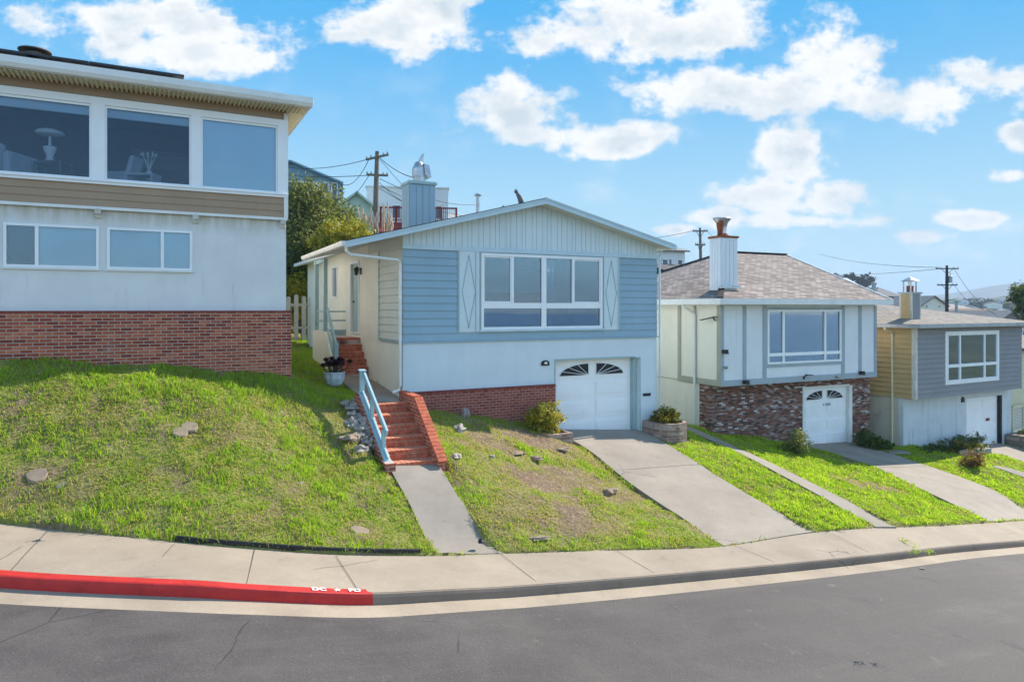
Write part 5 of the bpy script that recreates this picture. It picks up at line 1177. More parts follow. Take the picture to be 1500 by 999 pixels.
for k in range(22):
    a = r_.uniform(0, 6.28); d = r_.uniform(.04, .30); c = Vector((d * math.cos(a), d * math.sin(a), r_.uniform(.46, .66)))
    if k == 0: c = Vector((.42, -.05, .58))
    stems.tube([(c.x * .3, c.y * .3, .36), (c.x * .8, c.y * .8, c.z - .12), tuple(c)], .014, 5)
    for j in range(16):
        b_ = j * 2.4; e = .25 + .6 * j / 16; dirv = Vector((math.cos(b_) * e, math.sin(b_) * e, 1.1 - e)).normalized(); s_ = dirv.cross(Vector((0, 0, 1))).normalized() * .042
        tip = c + dirv * .14; mid = c + dirv * .08; m.add([tuple(c), tuple(mid - s_), tuple(tip), tuple(mid + s_)], [(0, 1, 2, 3)])
stems.build('stems', 'trunk', t); m.build('rosettes', 'succulent', t, fix=False)

# ================================================================== ROCKS AND FLAT STONES
def rock(px, py, r, label, sq=(1, .8, .6), mat='rock', name='rock', group=None, seed=0, amp=.35):
    x_, y_, z_ = ground_at(px, py); m = MB(); m.lump((0, 0, 0), r, sq, amp, seed + px * .13, 3, 1.5); o = m.build(name, mat, None, (x_, y_, z_ + r * sq[2] * .02)); o.rotation_euler = (0, 0, seed + px)
    return tag(o, label, 'rock', group)
RG = 'rocks heaped left of the brick stairs'
for i, (px, py, r) in enumerate(((519, 600, .14), (508, 592, .12), (527, 613, .13), (535, 620, .16), (530, 630, .15), (524, 640, .13), (515, 608, .12), (541, 634, .11), (520, 624, .10), (512, 620, .12), (533, 645, .10), (544, 650, .12), (522, 588, .10), (537, 605, .10))):
    rock(px, py, r, 'grey rock in the loose heap along the left edge of the brick stairs', (1, .9, .75), 'rock', group=RG, seed=i, amp=.55)
rock(516, 642, .24, 'broad brown flat rock lying below the grey heap left of the brick stairs', (1.2, .7, .35), 'rock_brown')
rock(529, 659, .16, 'pale rock lowest in line, left of the foot of the brick stairs', (1.1, .7, .6), seed=9)
for px, py, r, lb, sq, mt in ((682, 609, .17, 'pointed pale rock in the lawn right of the brick side wall, below the brick base', (.6, .7, 1.1), 'rock'),
                              (673, 631, .15, 'dark grey craggy rock in the middle of the lawn slope beside the side wall', (1, .7, .9), 'rock'),
                              (668, 668, .13, 'small flat rock near the foot of the sloping brick side wall', (1.2, .8, .4), 'rock'),
                              (823, 658, .16, 'whitish flat rock just below the brick planter box', (1.3, .7, .35), 'sandy_stone'),
                              (785, 671, .15, 'flat brown rock on bare soil left of the planter', (1.3, .7, .35), 'rock_brown'),
                              (757, 664, .16, 'half buried pale stone in the upper lawn between stairs and driveway', (1.2, .9, .25), 'sandy_stone'),
                              (721, 669, .07, 'tiny pale pebble in the lawn between stairs and driveway', (1, .8, .6), 'rock'),
                              (792, 788, .11, 'flat grey stone in the grass close to the pavement edge', (1.5, .8, .3), 'sandy_stone'),
                              (893, 721, .14, 'round brown clod of dried grass near the driveway edge', (1.4, 1, .7), 'rock_brown'),
                              (441, 708, .04, 'tiny white pebble in a bare patch of the big left lawn', (1, .8, .6), 'rock')):
    rock(px, py, r, lb, sq, mt)
for px, py, r, lb in ((278, 624, .15, 'upper of the two tan flagstones in the middle of the big left lawn'), (264, 632, .14, 'lower of the two tan flagstones in the middle of the big left lawn'), (54, 695, .16, 'tan flagstone near the left edge of the picture in the lawn'), (89, 711, .08, 'small round tan stepping stone near the left edge of the lawn'), (527, 776, .15, 'tan stone slab in the lawn just above the black edging')):
    x_, y_, z_ = ground_at(px, py); m = MB(); n = 11; pts = [(r * (1 + .25 * mnoise.noise(Vector((math.cos(k * .57) * 2, math.sin(k * .57) * 2, px)))) * math.cos(2 * math.pi * k / n), r * .75 * (1 + .25 * mnoise.noise(Vector((math.cos(k * .57), math.sin(k * .57) * 2, px + 5)))) * math.sin(2 * math.pi * k / n), 0) for k in range(n)]
    gx_ = (yz1(x_ + .3, y_) - yz1(x_ - .3, y_)) / .6; gy_ = (yz1(x_, y_ + .3) - yz1(x_, y_ - .3)) / .6
    m.prism([(a, b, a * gx_ + b * gy_) for a, b, c in pts], (0, 0, .05)); o = m.build('flagstone', 'sandy_stone', None, (x_, y_, z_ - .045), bevel=.01); tag(o, lb, 'stone')

# ================================================================== LAWN EDGING, METER CAP, WEEDS
ep = [p for p in IN if -5.15 < p.x < -1.45]; o0 = ep[0].copy()
m = MB(); path = [(p.x - o0.x, p.y - o0.y + .03, p.z - o0.z + .07) for p in ep]; m.tube(path, .020, 8)
for i in range(len(path) - 1):
    a, b = Vector(path[i]), Vector(path[i + 1]); k = max(1, int((b - a).length / .16))
    for j in range(k):
        p, q = a.lerp(b, j / k), a.lerp(b, (j + .93) / k); m.add([(p.x, p.y - .012, p.z - .11), (q.x, q.y - .012, q.z - .11), (q.x, q.y - .022, q.z - .01), (p.x, p.y - .022, p.z - .01)], [(0, 1, 2, 3)])
    m.quad(tuple(a - Vector((0, 0, .12))), tuple(b - Vector((0, 0, .12))), tuple(b), tuple(a))
tag(m.build('lawn_edging', 'black_plastic', None, tuple(o0), fix=False), 'black ribbed plastic lawn edging between the left lawn and the pavement', 'edging')
x_, y_ = onin(-.52); t = MB(); t.lathe([(.045, 0), (.05, .03), (.03, .045), (.0, .05)], n=12); t.lump((.0, .0, .05), .035, (1, 1, .8), .3); tag(t.build('pipe_cap', 'black_plastic', None, (x_ - .02, y_ + .16, yz1(x_, y_ + .16) + .05)), 'small black pipe cap at the foot of the front walkway', 'pipe cap')
def pave_pt(px, py):
    """sight line to the pavement/gutter sheets"""
    a, b = (px - 750) / 1000., (452 - py) / 1000.
    best = None
    for i in range(len(IN) - 1):
        for A, B, C_, D_ in ((IN[i], IN[i + 1], OU[i + 1], OU[i]), (OU[i] + Vector((0, 0, -KH)), OU[i + 1] + Vector((0, 0, -KH)), OU[i + 1] + nrm(i + 1) * 4 + Vector((0, 0, -KH)), OU[i] + nrm(i) * 4 + Vector((0, 0, -KH)))):
            n = (B - A).cross(D_ - A).normalized(); d = Vector((a, 1, b)); den = n.dot(d)
            if abs(den) < 1e-6: continue
            Y = n.dot(A) / den; p = d * Y
            if Y > 0 and inpoly(np.array([p.x]), np.array([p.y]), [(A.x, A.y), (B.x, B.y), (C_.x, C_.y), (D_.x, D_.y)])[0]: return (p.x, p.y, p.z)
    return at(px, py, 10)
def tuft(p, r, n, label, mat='grass', h=.06, cat='weed', group=None, seed=0):
    g_ = np.random.default_rng(seed); q = g_.normal(size=(n, 2)) * r * .4; c = np.c_[q, np.abs(g_.normal(size=n)) * h * .5 + .01]
    o = leaf_mesh('weed', c, .014, g_.random(n), mat, None, p, seed=seed); return tag(o, label, cat, group)
tuft(pave_pt(97, 763), .10, 70, 'small green weed in the pavement joint at the far left', seed=1)
tuft(pave_pt(1325, 793), .14, 60, 'flat weed patch on the pavement above the kerb at the right', seed=2)
tuft(pave_pt(1340, 812), .10, 60, 'upright weed growing against the kerb face at the right', h=.12, seed=3)
tuft(pave_pt(1362, 812), .08, 30, 'thin weed trailing in the gutter joint right of the upright weed', seed=4)
tuft(pave_pt(1272, 668 + 70), .05, 10, 'tiny weed on the pavement', seed=5) if False else None
for i, (px, py) in enumerate(((1352, 833), (1475, 850), (1382, 905), (1290, 880))):
    p = pave_pt(px, py); m = MB(); m.lump((0, 0, .012), .05, (1.3, .6, .18), .4, i); tag(m.build('leaf_litter', 'sandy_stone', None, p), ['dry leaf on the road just below the gutter at the right', 'dry leaf on the road near the right edge of the picture', 'dry leaf farthest out on the road at the right', 'dry leaf on the road left of the others'][i], 'leaf')
# kerb lettering
def kerb_pt(x):
    for i in range(len(OU) - 1):
        if OU[i].x <= x <= OU[i + 1].x: t = (x - OU[i].x) / (OU[i + 1].x - OU[i].x); return OU[i].lerp(OU[i + 1], t), nrm(i), (OU[i + 1] - OU[i]).normalized()
t = None
for txt, xk in (('DC', -2.56), ('PD', -2.12)):
    p, n, d = kerb_pt(xk); cu = bpy.data.curves.new('t', 'FONT'); cu.body = txt; cu.size = .135; cu.align_x = 'CENTER'; cu.align_y = 'CENTER'; cu.extrude = .0008; cu.offset = .005
    to = bpy.data.objects.new('t', cu); COL.objects.link(to); dg = bpy.context.evaluated_depsgraph_get(); me = bpy.data.meshes.new_from_object(to.evaluated_get(dg)); bpy.data.objects.remove(to); me.materials.clear()
    up = d.cross(-n).normalized(); up = up if up.z > 0 else -up; yb = up.cross(d).normalized(); M = Matrix((d, yb, up)).transposed().to_4x4()
    o = link('painted_letters', me, 'white_paint'); M.translation = p - n * .088 + Vector((0, 0, .012)); o.matrix_world = M
    tag(o, 'white letters %s painted on the top of the red kerb' % txt, 'lettering')
p, n, d = kerb_pt(-2.335); m = MB(); m.prism([((.055 if k % 2 == 0 else .024) * math.sin(math.pi * k / 5) * 1.0, (.055 if k % 2 == 0 else .024) * math.cos(math.pi * k / 5), 0) for k in range(10)], (0, 0, .0015))
o = m.build('painted_star', 'white_paint'); up = Vector((0, 0, 1)); yb = up.cross(d).normalized(); M = Matrix((d, yb, up)).transposed().to_4x4(); M.translation = p - n * .088 + Vector((0, 0, .0115)); o.matrix_world = M; tag(o, 'white star painted between the letters on the red kerb', 'star')

# ================================================================== GRASS
def house_poly(F, u0, u1, v0, v1): return [F.w(u0, v0), F.w(u1, v0), F.w(u1, v1), F.w(u0, v1)]
EXC = pv + [house_poly(FA, -9.5, .1, -.1, 10), house_poly(FB, 0, 8.08, -.08, 13.2), house_poly(FB, -1.07, 0, 3.1, 6.4), house_poly(FB, -1.56, -.18, -3.75, -1.0), house_poly(FC, 0, 8.13, 0, 9), house_poly(FD, 0, 8, 0, 9),
            house_poly(FB, 3.62, 4.5, -1.12, 0), house_poly(FB, 7.5, 8.62, -.9, 0)]
N = 1500000
gx_ = rng.uniform(-9.5, 27, N); gy_ = rng.uniform(9.8, 36, N)
# keep to the yard: behind the pavement line
ix = np.interp(gx_, [p.x for p in IN], [p.y for p in IN]); ok = (gy_ > ix + .0) & (np.abs(gx_) < .80 * gy_ + .6)
dist = np.hypot(gx_, gy_); ok &= rng.random(N) < np.clip((15.5 / dist) ** 1.1, 0, 1)
q_ = (gx_ - FB.o[0]) * FB.n[0] + (gy_ - FB.o[1]) * FB.n[1]; ok &= q_ < 15
gx_, gy_ = gx_[ok], gy_[ok]
for e in EXC:
    k = inpoly(gx_, gy_, e); gx_, gy_ = gx_[~k], gy_[~k]
den = np.clip((fbm(gx_, gy_, 1.3, 11) - .22) * 4.2, .25, 1)
uB = (gx_ - FB.o[0]) * FB.d[0] + (gy_ - FB.o[1]) * FB.d[1]
midlawn = (uB > -.3) & (uB < 4.6) & (gy_ < 19)
den = np.where(midlawn, np.clip((fbm(gx_, gy_, 1.6, 21) - .40) * 4.2, .05, 1), den)
right = uB > 7.3; den = np.where(right, np.clip(den * 1.8, .55, 1), den)
edge = gy_ - np.interp(gx_, [p.x for p in IN], [p.y for p in IN]); den = np.where(edge < .4, np.maximum(den, .75), den)
ba_ = bare_amount(gx_, gy_); den *= 1 - .97 * ba_
den *= np.clip((fbm(gx_, gy_, 6., 81) - .25) * 3.8, .5, 1)
k = rng.random(len(gx_)) < den; gx_, gy_, den = gx_[k], gy_[k], den[k]; uB = uB[k]; edge = edge[k]; midlawn = midlawn[k]; right = right[k]
gz_ = yz(gx_, gy_) + relief(gx_, gy_) - .03
n = len(gx_); dist = np.hypot(gx_, gy_)
lush = fbm(gx_, gy_, .9, 41); h = (.045 + .075 * np.clip(lush * 1.5 - .3, 0, 1)) * rng.uniform(.6, 1.4, n)
h = np.where(midlawn, h * .72, h); h = np.where((edge < .7) & (gx_ < -3), h * 1.5, h); h *= np.clip(.55 + den * .6, .5, 1.1) * (.7 + .9 * np.clip(fbm(gx_, gy_, 6., 81) - .3, 0, .6))
tint = .12 + .75 * fbm(gx_, gy_, 1.9, 51) + rng.normal(size=n) * .16 + (den - .6) * .35; tint = np.where(right, tint + .18, tint)
tint = np.where(rng.random(n) < .10 + .22 * (den < .5), rng.uniform(0, .12, n), tint)
w = .0062 * np.clip(dist / 12, 1, 2.2) * rng.uniform(.7, 1.3, n); ang = rng.uniform(0, 2 * np.pi, n); lean = rng.uniform(.15, .95, n) * h; la = rng.uniform(0, 2 * np.pi, n)
bx, by = np.cos(ang) * w, np.sin(ang) * w; lx, ly = np.cos(la) * lean, np.sin(la) * lean
V = np.empty((n, 5, 3)); V[:, 0] = np.c_[gx_ - bx, gy_ - by, gz_]; V[:, 1] = np.c_[gx_ + bx, gy_ + by, gz_]
V[:, 2] = np.c_[gx_ + lx * .35 + bx * .8, gy_ + ly * .35 + by * .8, gz_ + h * .6]; V[:, 3] = np.c_[gx_ + lx * .35 - bx * .8, gy_ + ly * .35 - by * .8, gz_ + h * .6]; V[:, 4] = np.c_[gx_ + lx, gy_ + ly, gz_ + h]
# second layer: short matted thatch, dead blades and creeping weeds
M2 = 1500000; tx, ty = rng.uniform(-9.5, 22, M2), rng.uniform(9.8, 30, M2); ix = np.interp(tx, [p.x for p in IN], [p.y for p in IN]); ok = (ty > ix + .02) & (np.abs(tx) < .80 * ty + .6)
dd = np.hypot(tx, ty); ok &= rng.random(M2) < np.clip((13.5 / dd) ** 1.6, 0, 1); q_ = (tx - FB.o[0]) * FB.n[0] + (ty - FB.o[1]) * FB.n[1]; ok &= q_ < 4
ok &= rng.random(M2) < np.clip((fbm(tx, ty, 2.7, 61) - .30) * 3.5, .18, 1); tx, ty = tx[ok], ty[ok]
for e in EXC: k = inpoly(tx, ty, e); tx, ty = tx[~k], ty[~k]
bt_ = bare_amount(tx, ty); k = rng.random(len(tx)) > .88 * bt_; tx, ty, bt_ = tx[k], ty[k], bt_[k]
n2_ = len(tx); tzz = yz(tx, ty) + relief(tx, ty) - .025
hh = rng.uniform(.012, .04, n2_); ww = .0055 * np.clip(np.hypot(tx, ty) / 12, 1, 2) * rng.uniform(.7, 1.5, n2_); an = rng.uniform(0, 6.283, n2_); la2 = rng.uniform(0, 6.283, n2_); le = rng.uniform(.01, .06, n2_)
bx2, by2, lx2, ly2 = np.cos(an) * ww, np.sin(an) * ww, np.cos(la2) * le, np.sin(la2) * le
V2 = np.empty((n2_, 5, 3)); V2[:, 0] = np.c_[tx - bx2, ty - by2, tzz]; V2[:, 1] = np.c_[tx + bx2, ty + by2, tzz]; V2[:, 2] = np.c_[tx + lx2 * .5 + bx2, ty + ly2 * .5 + by2, tzz + hh * .8]; V2[:, 3] = np.c_[tx + lx2 * .5 - bx2, ty + ly2 * .5 - by2, tzz + hh * .8]; V2[:, 4] = np.c_[tx + lx2, ty + ly2, tzz + hh]
gn = fbm(tx, ty, 1.5, 71); t2 = np.where(rng.random(n2_) < np.clip(1.15 - gn * 1.3 + bt_, .15, .95), rng.uniform(0, .22, n2_), rng.uniform(.30, .85, n2_))
V = np.concatenate([V, V2]); tint = np.concatenate([tint, t2]); uB = np.concatenate([uB, (tx - FB.o[0]) * FB.d[0] + (ty - FB.o[1]) * FB.d[1]])
print('thatch', n2_)
def grass_obj(name, sel, lab=None):
    v = V[sel].reshape(-1, 3); n = int(sel.sum()); me = bpy.data.meshes.new(name); me.vertices.add(5 * n); me.vertices.foreach_set('co', v.ravel())
    b = np.arange(n)[:, None] * 5; li = np.concatenate([b + [0, 1, 2, 3], b + [3, 2, 4]], 1).ravel().astype(np.int32)
    me.loops.add(7 * n); me.loops.foreach_set('vertex_index', li); me.polygons.add(2 * n)
    ls = (np.arange(n)[:, None] * 7 + [0, 4]).ravel().astype(np.int32); me.polygons.foreach_set('loop_start', ls); me.polygons.foreach_set('loop_total', np.tile([4, 3], n).astype(np.int32)); me.update(calc_edges=True)
    a = me.attributes.new('tint', 'FLOAT', 'POINT'); a.data.foreach_set('value', np.repeat(np.clip(tint[sel], 0, 1), 5).astype(np.float32))
    o = link(name, me, 'grass'); tag(o, lab, 'grass', kind='stuff'); return o
grass_obj('lawn_grass', uB < -.9, 'patchy green grass of the big left lawn in front of the tan house')
grass_obj('lawn_grass', (uB >= -.9) & (uB < 5.5), 'thin grass and bare soil between the brick stairs and the driveway')
grass_obj('lawn_grass', uB >= 5.5, 'bright green grass strips right of the first driveway')
print('blades', n)

# ================================================================== GARDEN PLANTS TO THE RIGHT
def gshrub(px, py, *a, **k): x_, y_, z_ = ground_at(px, py); return shrub(*a[:3], (x_, y_, z_), *a[3:], **k)
gshrub(1168, 665, 'shrub', 'loose pale-leaved shrub in the lawn left of the panelled house garage', 'shrub', [(0, 0, .32, .42, .38, .30), (-.25, 0, .22, .28, .28, .2), (.1, .1, .62, .25, .25, .28)], 2600, .026, 'leaf_olive', 9, 8, trunk=.014, fill=.3, clump=.22)
gshrub(1275, 657, 'shrub', 'dark green leafy bush right of the panelled house garage at the brick corner', 'shrub', [(-.2, 0, .38, .34, .34, .36), (.25, 0, .2, .5, .4, .22), (.6, 0, .12, .3, .3, .13)], 4600, .028, 'leaf_dark', 7, 9, trunk=.02)
gshrub(1422, 683, 'shrub', 'round reddish brown bush in the bright lawn before the taupe house', 'shrub', [(0, 0, .28, .34, .32, .28), (.1, 0, .15, .36, .32, .16)], 3800, .02, 'leaf_red', 7, 10, trunk=.016)
gshrub(1437, 672, 'shrub', 'pale yellow feathery plant behind the reddish bush', 'shrub', [(0, .3, .3, .35, .3, .3), (-.4, .5, .3, .3, .3, .35)], 1500, .026, 'leaf_flower', 7, 11, trunk=.01)
x_, y_ = FD.w(2.0, -.7); z_ = yz1(x_, y_)
shrub('ground_cover_bed', 'dark mounded planting along the stained stucco wall of the taupe house', 'plants', (x_, y_, z_), [(-1.7, -.9, .1, .6, .45, .20), (-1.0, -.5, .12, .55, .45, .24), (-.3, -.15, .15, .55, .45, .26), (.4, .2, .16, .55, .45, .3), (1.1, .55, .18, .55, .45, .34), (1.7, .9, .18, .45, .45, .3)], 9000, .026, 'leaf_dark', 10, 12, trunk=.012)
for i, (u, v) in enumerate(((1.4, -1.6), (2.15, -1.5), (2.9, -1.45))):
    x_, y_ = FD.w(u, v); m = MB(); m.prism([(-.33, -.12, -.2), (.33, -.12, -.2), (.31, .12, -.2), (-.33, .12, -.2)], (0, 0, .42 + .03 * i)); o = m.build('retaining_stone', 'rock', None, (x_, y_, yz1(x_, y_)), bevel=.03); o.rotation_euler = (0, 0, R(28)); tag(o, 'weathered grey block edging the planting below the taupe house', 'stone block', 'blocks edging the taupe house planting')
planter('stone_planter', 'tan stone block planter right of the taupe house garage door', FD, [(7.35, -.1), (7.35, -1.3), (10.2, -1.3), (10.2, -.1)], -6.15, -5.55, 'stone_block')
x_, y_ = FD.w(8.2, -.7); shrub('shrub', 'low trailing green plants in the tan stone planter', 'plants', (x_, y_, -5.62), [(0, 0, .12, .6, .4, .16), (.9, .4, .12, .6, .4, .16)], 1500, .035, 'leaf_dark', 4, 14, trunk=.01)
x_, y_ = FD.w(8.05, .0); t = empty('balcony_railing', 'white framed railing beside the taupe house at the right edge', 'railing', (x_, y_, -6.0), math.atan2(.4755, .88))
m = MB()
for z in (.55, 1.55): m.box(0, 2.2, -.03, .03, z, z + .07)
for k in range(3): m.box(.0 + .9 * k, .07 + .9 * k, -.035, .035, .4, 1.62)
m.build('frame', 'soffit_cream', t)
m = MB()
for k in range(14): m.box(.05, 2.2, -.01, .01, .64 + k * .065, .66 + k * .065)
m.build('slats', 'dull_metal', t)
m = MB(); x_, y_, z_ = ground_at(1312, 664); m.prism([(-.35, -.25, 0), (.45, -.2, 0), (.4, .2, 0), (-.3, .25, 0)], (0, 0, .06)); tag(m.build('concrete_slab', 'walkway', None, (x_, y_, z_ + .02)), 'small pale slab beside the second driveway', 'slab')

# ================================================================== BACKYARD: FENCE, HEDGES, TREES
x_, y_ = FB.w(-2.6, 12.6); t = empty('picket_fence', 'weathered white picket fence closing the gap between the tan and blue houses', 'fence', (x_, y_, -1.3), math.atan2(.451, .893))
for k in range(11):
    m = MB(); a = .1 + k * .31; hh = 1.85 + .05 * math.sin(k * 2.3); m.prism([(a, 0, 0), (a + .17, 0, 0), (a + .17, 0, hh - .06), (a + .085, 0, hh), (a, 0, hh - .06)], (0, .03, 0)); m.build('picket', 'picket_wood', t)
for z in (.45, 1.4): m = MB(); m.box(0, 3.4, .03, .08, z, z + .10); m.build('rail', 'picket_wood', t)
def bshrub(name, label, cat, px, py, Y, blobs, n, size, mat, **k): x_, y_, z_ = at(px, py, Y); zt = tz(x_, y_) - .1; dz__ = z_ - zt; return shrub(name, label, cat, (x_, y_, zt), [(b[0], b[1], b[2] + dz__, *b[3:]) for b in blobs], n, size, mat, **k)
bshrub('tree', 'big olive-green tree behind the gap, rising beside the tan house', 'tree', 455, 335, 34, [(-.3, 0, .3, 1.5, 1.4, 2.0), (-.9, .5, 1.2, 1.1, 1.1, 1.3), (.5, -.2, -.6, 1.2, 1.1, 1.2), (-1.2, 0, -1.4, 1.3, 1.2, 1.5), (.2, 0, -1.8, 1.3, 1.2, 1.2), (-.2, 0, 1.5, .8, .8, .9)], 15000, .075, 'leaf_olive', stems=10, seed=21, trunk=.12, fill=.35, clump=.2)
bshrub('tree', 'second olive-green tree right of the big one, below the blue hill house', 'tree', 493, 340, 36, [(0, 0, .4, 1.0, 1.0, 1.1), (.3, 0, -.9, 1.3, 1.1, 1.2), (-.4, 0, 1.0, .6, .6, .7), (-.5, 0, -1.8, 1.2, 1, 1)], 9000, .07, 'leaf_olive', stems=8, seed=22, trunk=.1, fill=.35, clump=.2)
bshrub('tree', 'yellow-green rounded bush just above the left eave of the blue house', 'bush', 505, 345, 32, [(0, 0, .0, 1.1, .9, .75), (.6, 0, -.3, .8, .8, .6), (-.7, 0, -.5, .8, .8, .7)], 7000, .06, 'leaf_yellow', stems=7, seed=23, trunk=.07)
bshrub('hedge', 'light green hedge behind the picket fence', 'hedge', 440, 425, 30.5, [(-1.2, 0, 0, .9, .6, .6), (-.2, 0, .05, .8, .6, .6), (.7, .3, -.05, .8, .6, .55), (-1.2, 0, -.9, .9, .6, .8), (-.2, 0, -.9, .8, .6, .8), (.7, .3, -.9, .8, .6, .8)], 9000, .045, 'leaf_yellow', stems=9, seed=24, trunk=.04)
bshrub('tree', 'dark leafy tree base hanging over the hedge', 'tree', 440, 385, 32.5, [(-.4, 0, 0, 1.3, .9, .8), (.5, 0, -.2, .9, .8, .8), (-.3, 0, -.9, 1.2, .9, .7)], 6000, .06, 'leaf_dark', stems=6, seed=25, trunk=.06)
# pampas grass
for i, (px, py, s_) in enumerate(((532, 332, 1.), (560, 330, 1.1), (545, 336, .9), (573, 338, .8))):
    x_, y_, z_ = at(px, py, 38); zt = min(tz(x_, y_), z_ - .5); t = empty('pampas_grass', 'tan pampas grass clump with feathery plumes beside the near utility pole', 'grass clump', (x_, y_, zt), 0, 'pampas grass by the pole')
    g_ = random.Random(i); m = MB(); st = MB(); zz_ = z_ - zt
    for k in range(9):
        a = g_.uniform(0, 6.28); d = g_.uniform(.1, .45) * s_; tp = Vector((d * math.cos(a), d * math.sin(a), zz_ + g_.uniform(-.3, .55) * s_)); st.tube([(tp.x * .2, tp.y * .2, 0), tuple(tp)], .02, 4); e = tp + Vector((g_.uniform(-.15, .15), 0, .75 * s_)); m.tube([tuple(tp), tuple(tp.lerp(e, .45)), tuple(e)], [.03, .065, .01], 6)
    m.build('plumes', 'pampas', t); st.build('stems', 'pampas', t)

# ================================================================== UTILITY POLES AND WIRES
def pole(name_l, px, ytop, ybot, Y, arms, r=.14, mat='old_wood', tr=False, ang=0., brace=True, lean=0.):
    x_, y_, z1 = at(px, ytop, Y); z0 = at(px, ybot, Y)[2]; t = empty('utility_pole', name_l, 'pole', (x_, y_, z0), ang); H_ = z1 - z0
    m = MB(); m.tube([(0, 0, -4), (lean * .5, 0, H_ * .5), (lean, 0, H_)], [r * 1.15, r, r * .75], 10); m.build('pole', mat, t)
    for (z, L, sk_) in arms:
        m = MB(); zz_ = H_ - z; m.bar((-L / 2 + lean, -.08, zz_ - sk_), (L / 2 + lean, -.08, zz_ + sk_), .10, .12); a = m.build('crossarm', mat, t)
        m = MB()
        for k in (-.46, -.28, .28, .46): m.lathe([(.03, 0), (.05, .04), (.05, .10), (.02, .14)], (lean + L * k, -.08, zz_ + .06 + sk_ * 2 * k), 8)
        m.build('insulator', 'dull_metal', a)
        if brace: m = MB(); m.bar((lean - L * .25, -.05, zz_ - .05), (lean, -.05, zz_ - .6), .03, .04); m.bar((lean + L * .25, -.05, zz_ - .05), (lean, -.05, zz_ - .6), .03, .04); m.build('brace', 'iron', a)
    if tr: m = MB(); m.lathe([(.0, 0), (.2, 0), (.2, .7), (.22, .72), (.1, .78), (.0, .78)], (.38, 0, H_ - 1.9), 12); m.tube([(.38, 0, H_ - 1.12), (.38, 0, H_ - .8)], .04, 6); m.build('transformer', 'dull_metal', t)
    return t
pole('weathered wooden utility pole left of the blue house chimney', 549, 222, 345, 40, [(.35, 1.3, .18), (1.4, 1.25, 0)], .16, brace=False, lean=.14, ang=.2)
pole('utility pole behind the ridge of the panelled house roof', 1027, 334, 400, 62, [(.3, 1.35, 0), (1.55, .9, 0)], .13, lean=-.1)
pole('dark utility pole with a transformer beyond the taupe house', 1387, 389, 460, 75, [(.35, 2.5, 0), (2.15, 2.2, 0)], .17, 'dark_wood', True)
def wire(label, a, b, sag, r=.022, group='overhead wires'):
    a, b = Vector(a), Vector(b); n = 14; pts = [tuple(a.lerp(b, k / n) - a - Vector((0, 0, 4 * sag * (k / n) * (1 - k / n)))) for k in range(n + 1)]
    m = MB(); m.tube(pts, r, 4, False); tag(m.build('wire', 'iron', None, tuple(a)), label, 'wire', group)
wl_ = 'thin black overhead wire running from the near utility pole'
for a, b, sg in ((at(541, 233, 40), at(420, 245, 52), .3), (at(540, 235, 40), at(492, 262, 50), .9), (at(541, 257, 40), at(420, 257, 50), .1), (at(556, 231, 40), at(612, 262, 34), .2), (at(556, 233, 40), at(604, 285, 60), .1),
                 (at(556, 262, 40), at(700, 300, 60), .5), (at(556, 272, 40), at(720, 318, 60), .6), (at(556, 276, 40), at(735, 330, 60), .9), (at(556, 268, 40), at(650, 300, 50), .8), (at(540, 258, 40), at(500, 300, 52), .3), (at(418, 311, 30), at(450, 302, 44), .2)):
    wire(wl_, a, b, sg, .020)
wire('slack service drop crossing low behind the picket fence gap', at(418, 372, 30), at(462, 358, 33), .15, .02)
for a, b in ((at(1017, 338, 62), at(880, 352, 90)), (at(1036, 338, 62), at(1060, 350, 80))): wire('faint wire strung from the middle utility pole', a, b, .4, .02, 'wires of the middle pole')
for a, b in ((at(1376, 392, 75), at(1200, 372, 140)), (at(1376, 394, 75), at(1160, 400, 160)), (at(1398, 394, 75), at(1460, 462, 60)), (at(1398, 418, 75), at(1450, 455, 62))): wire('faint wire strung from the dark pole with the transformer', a, b, .6, .025, 'wires of the far pole')

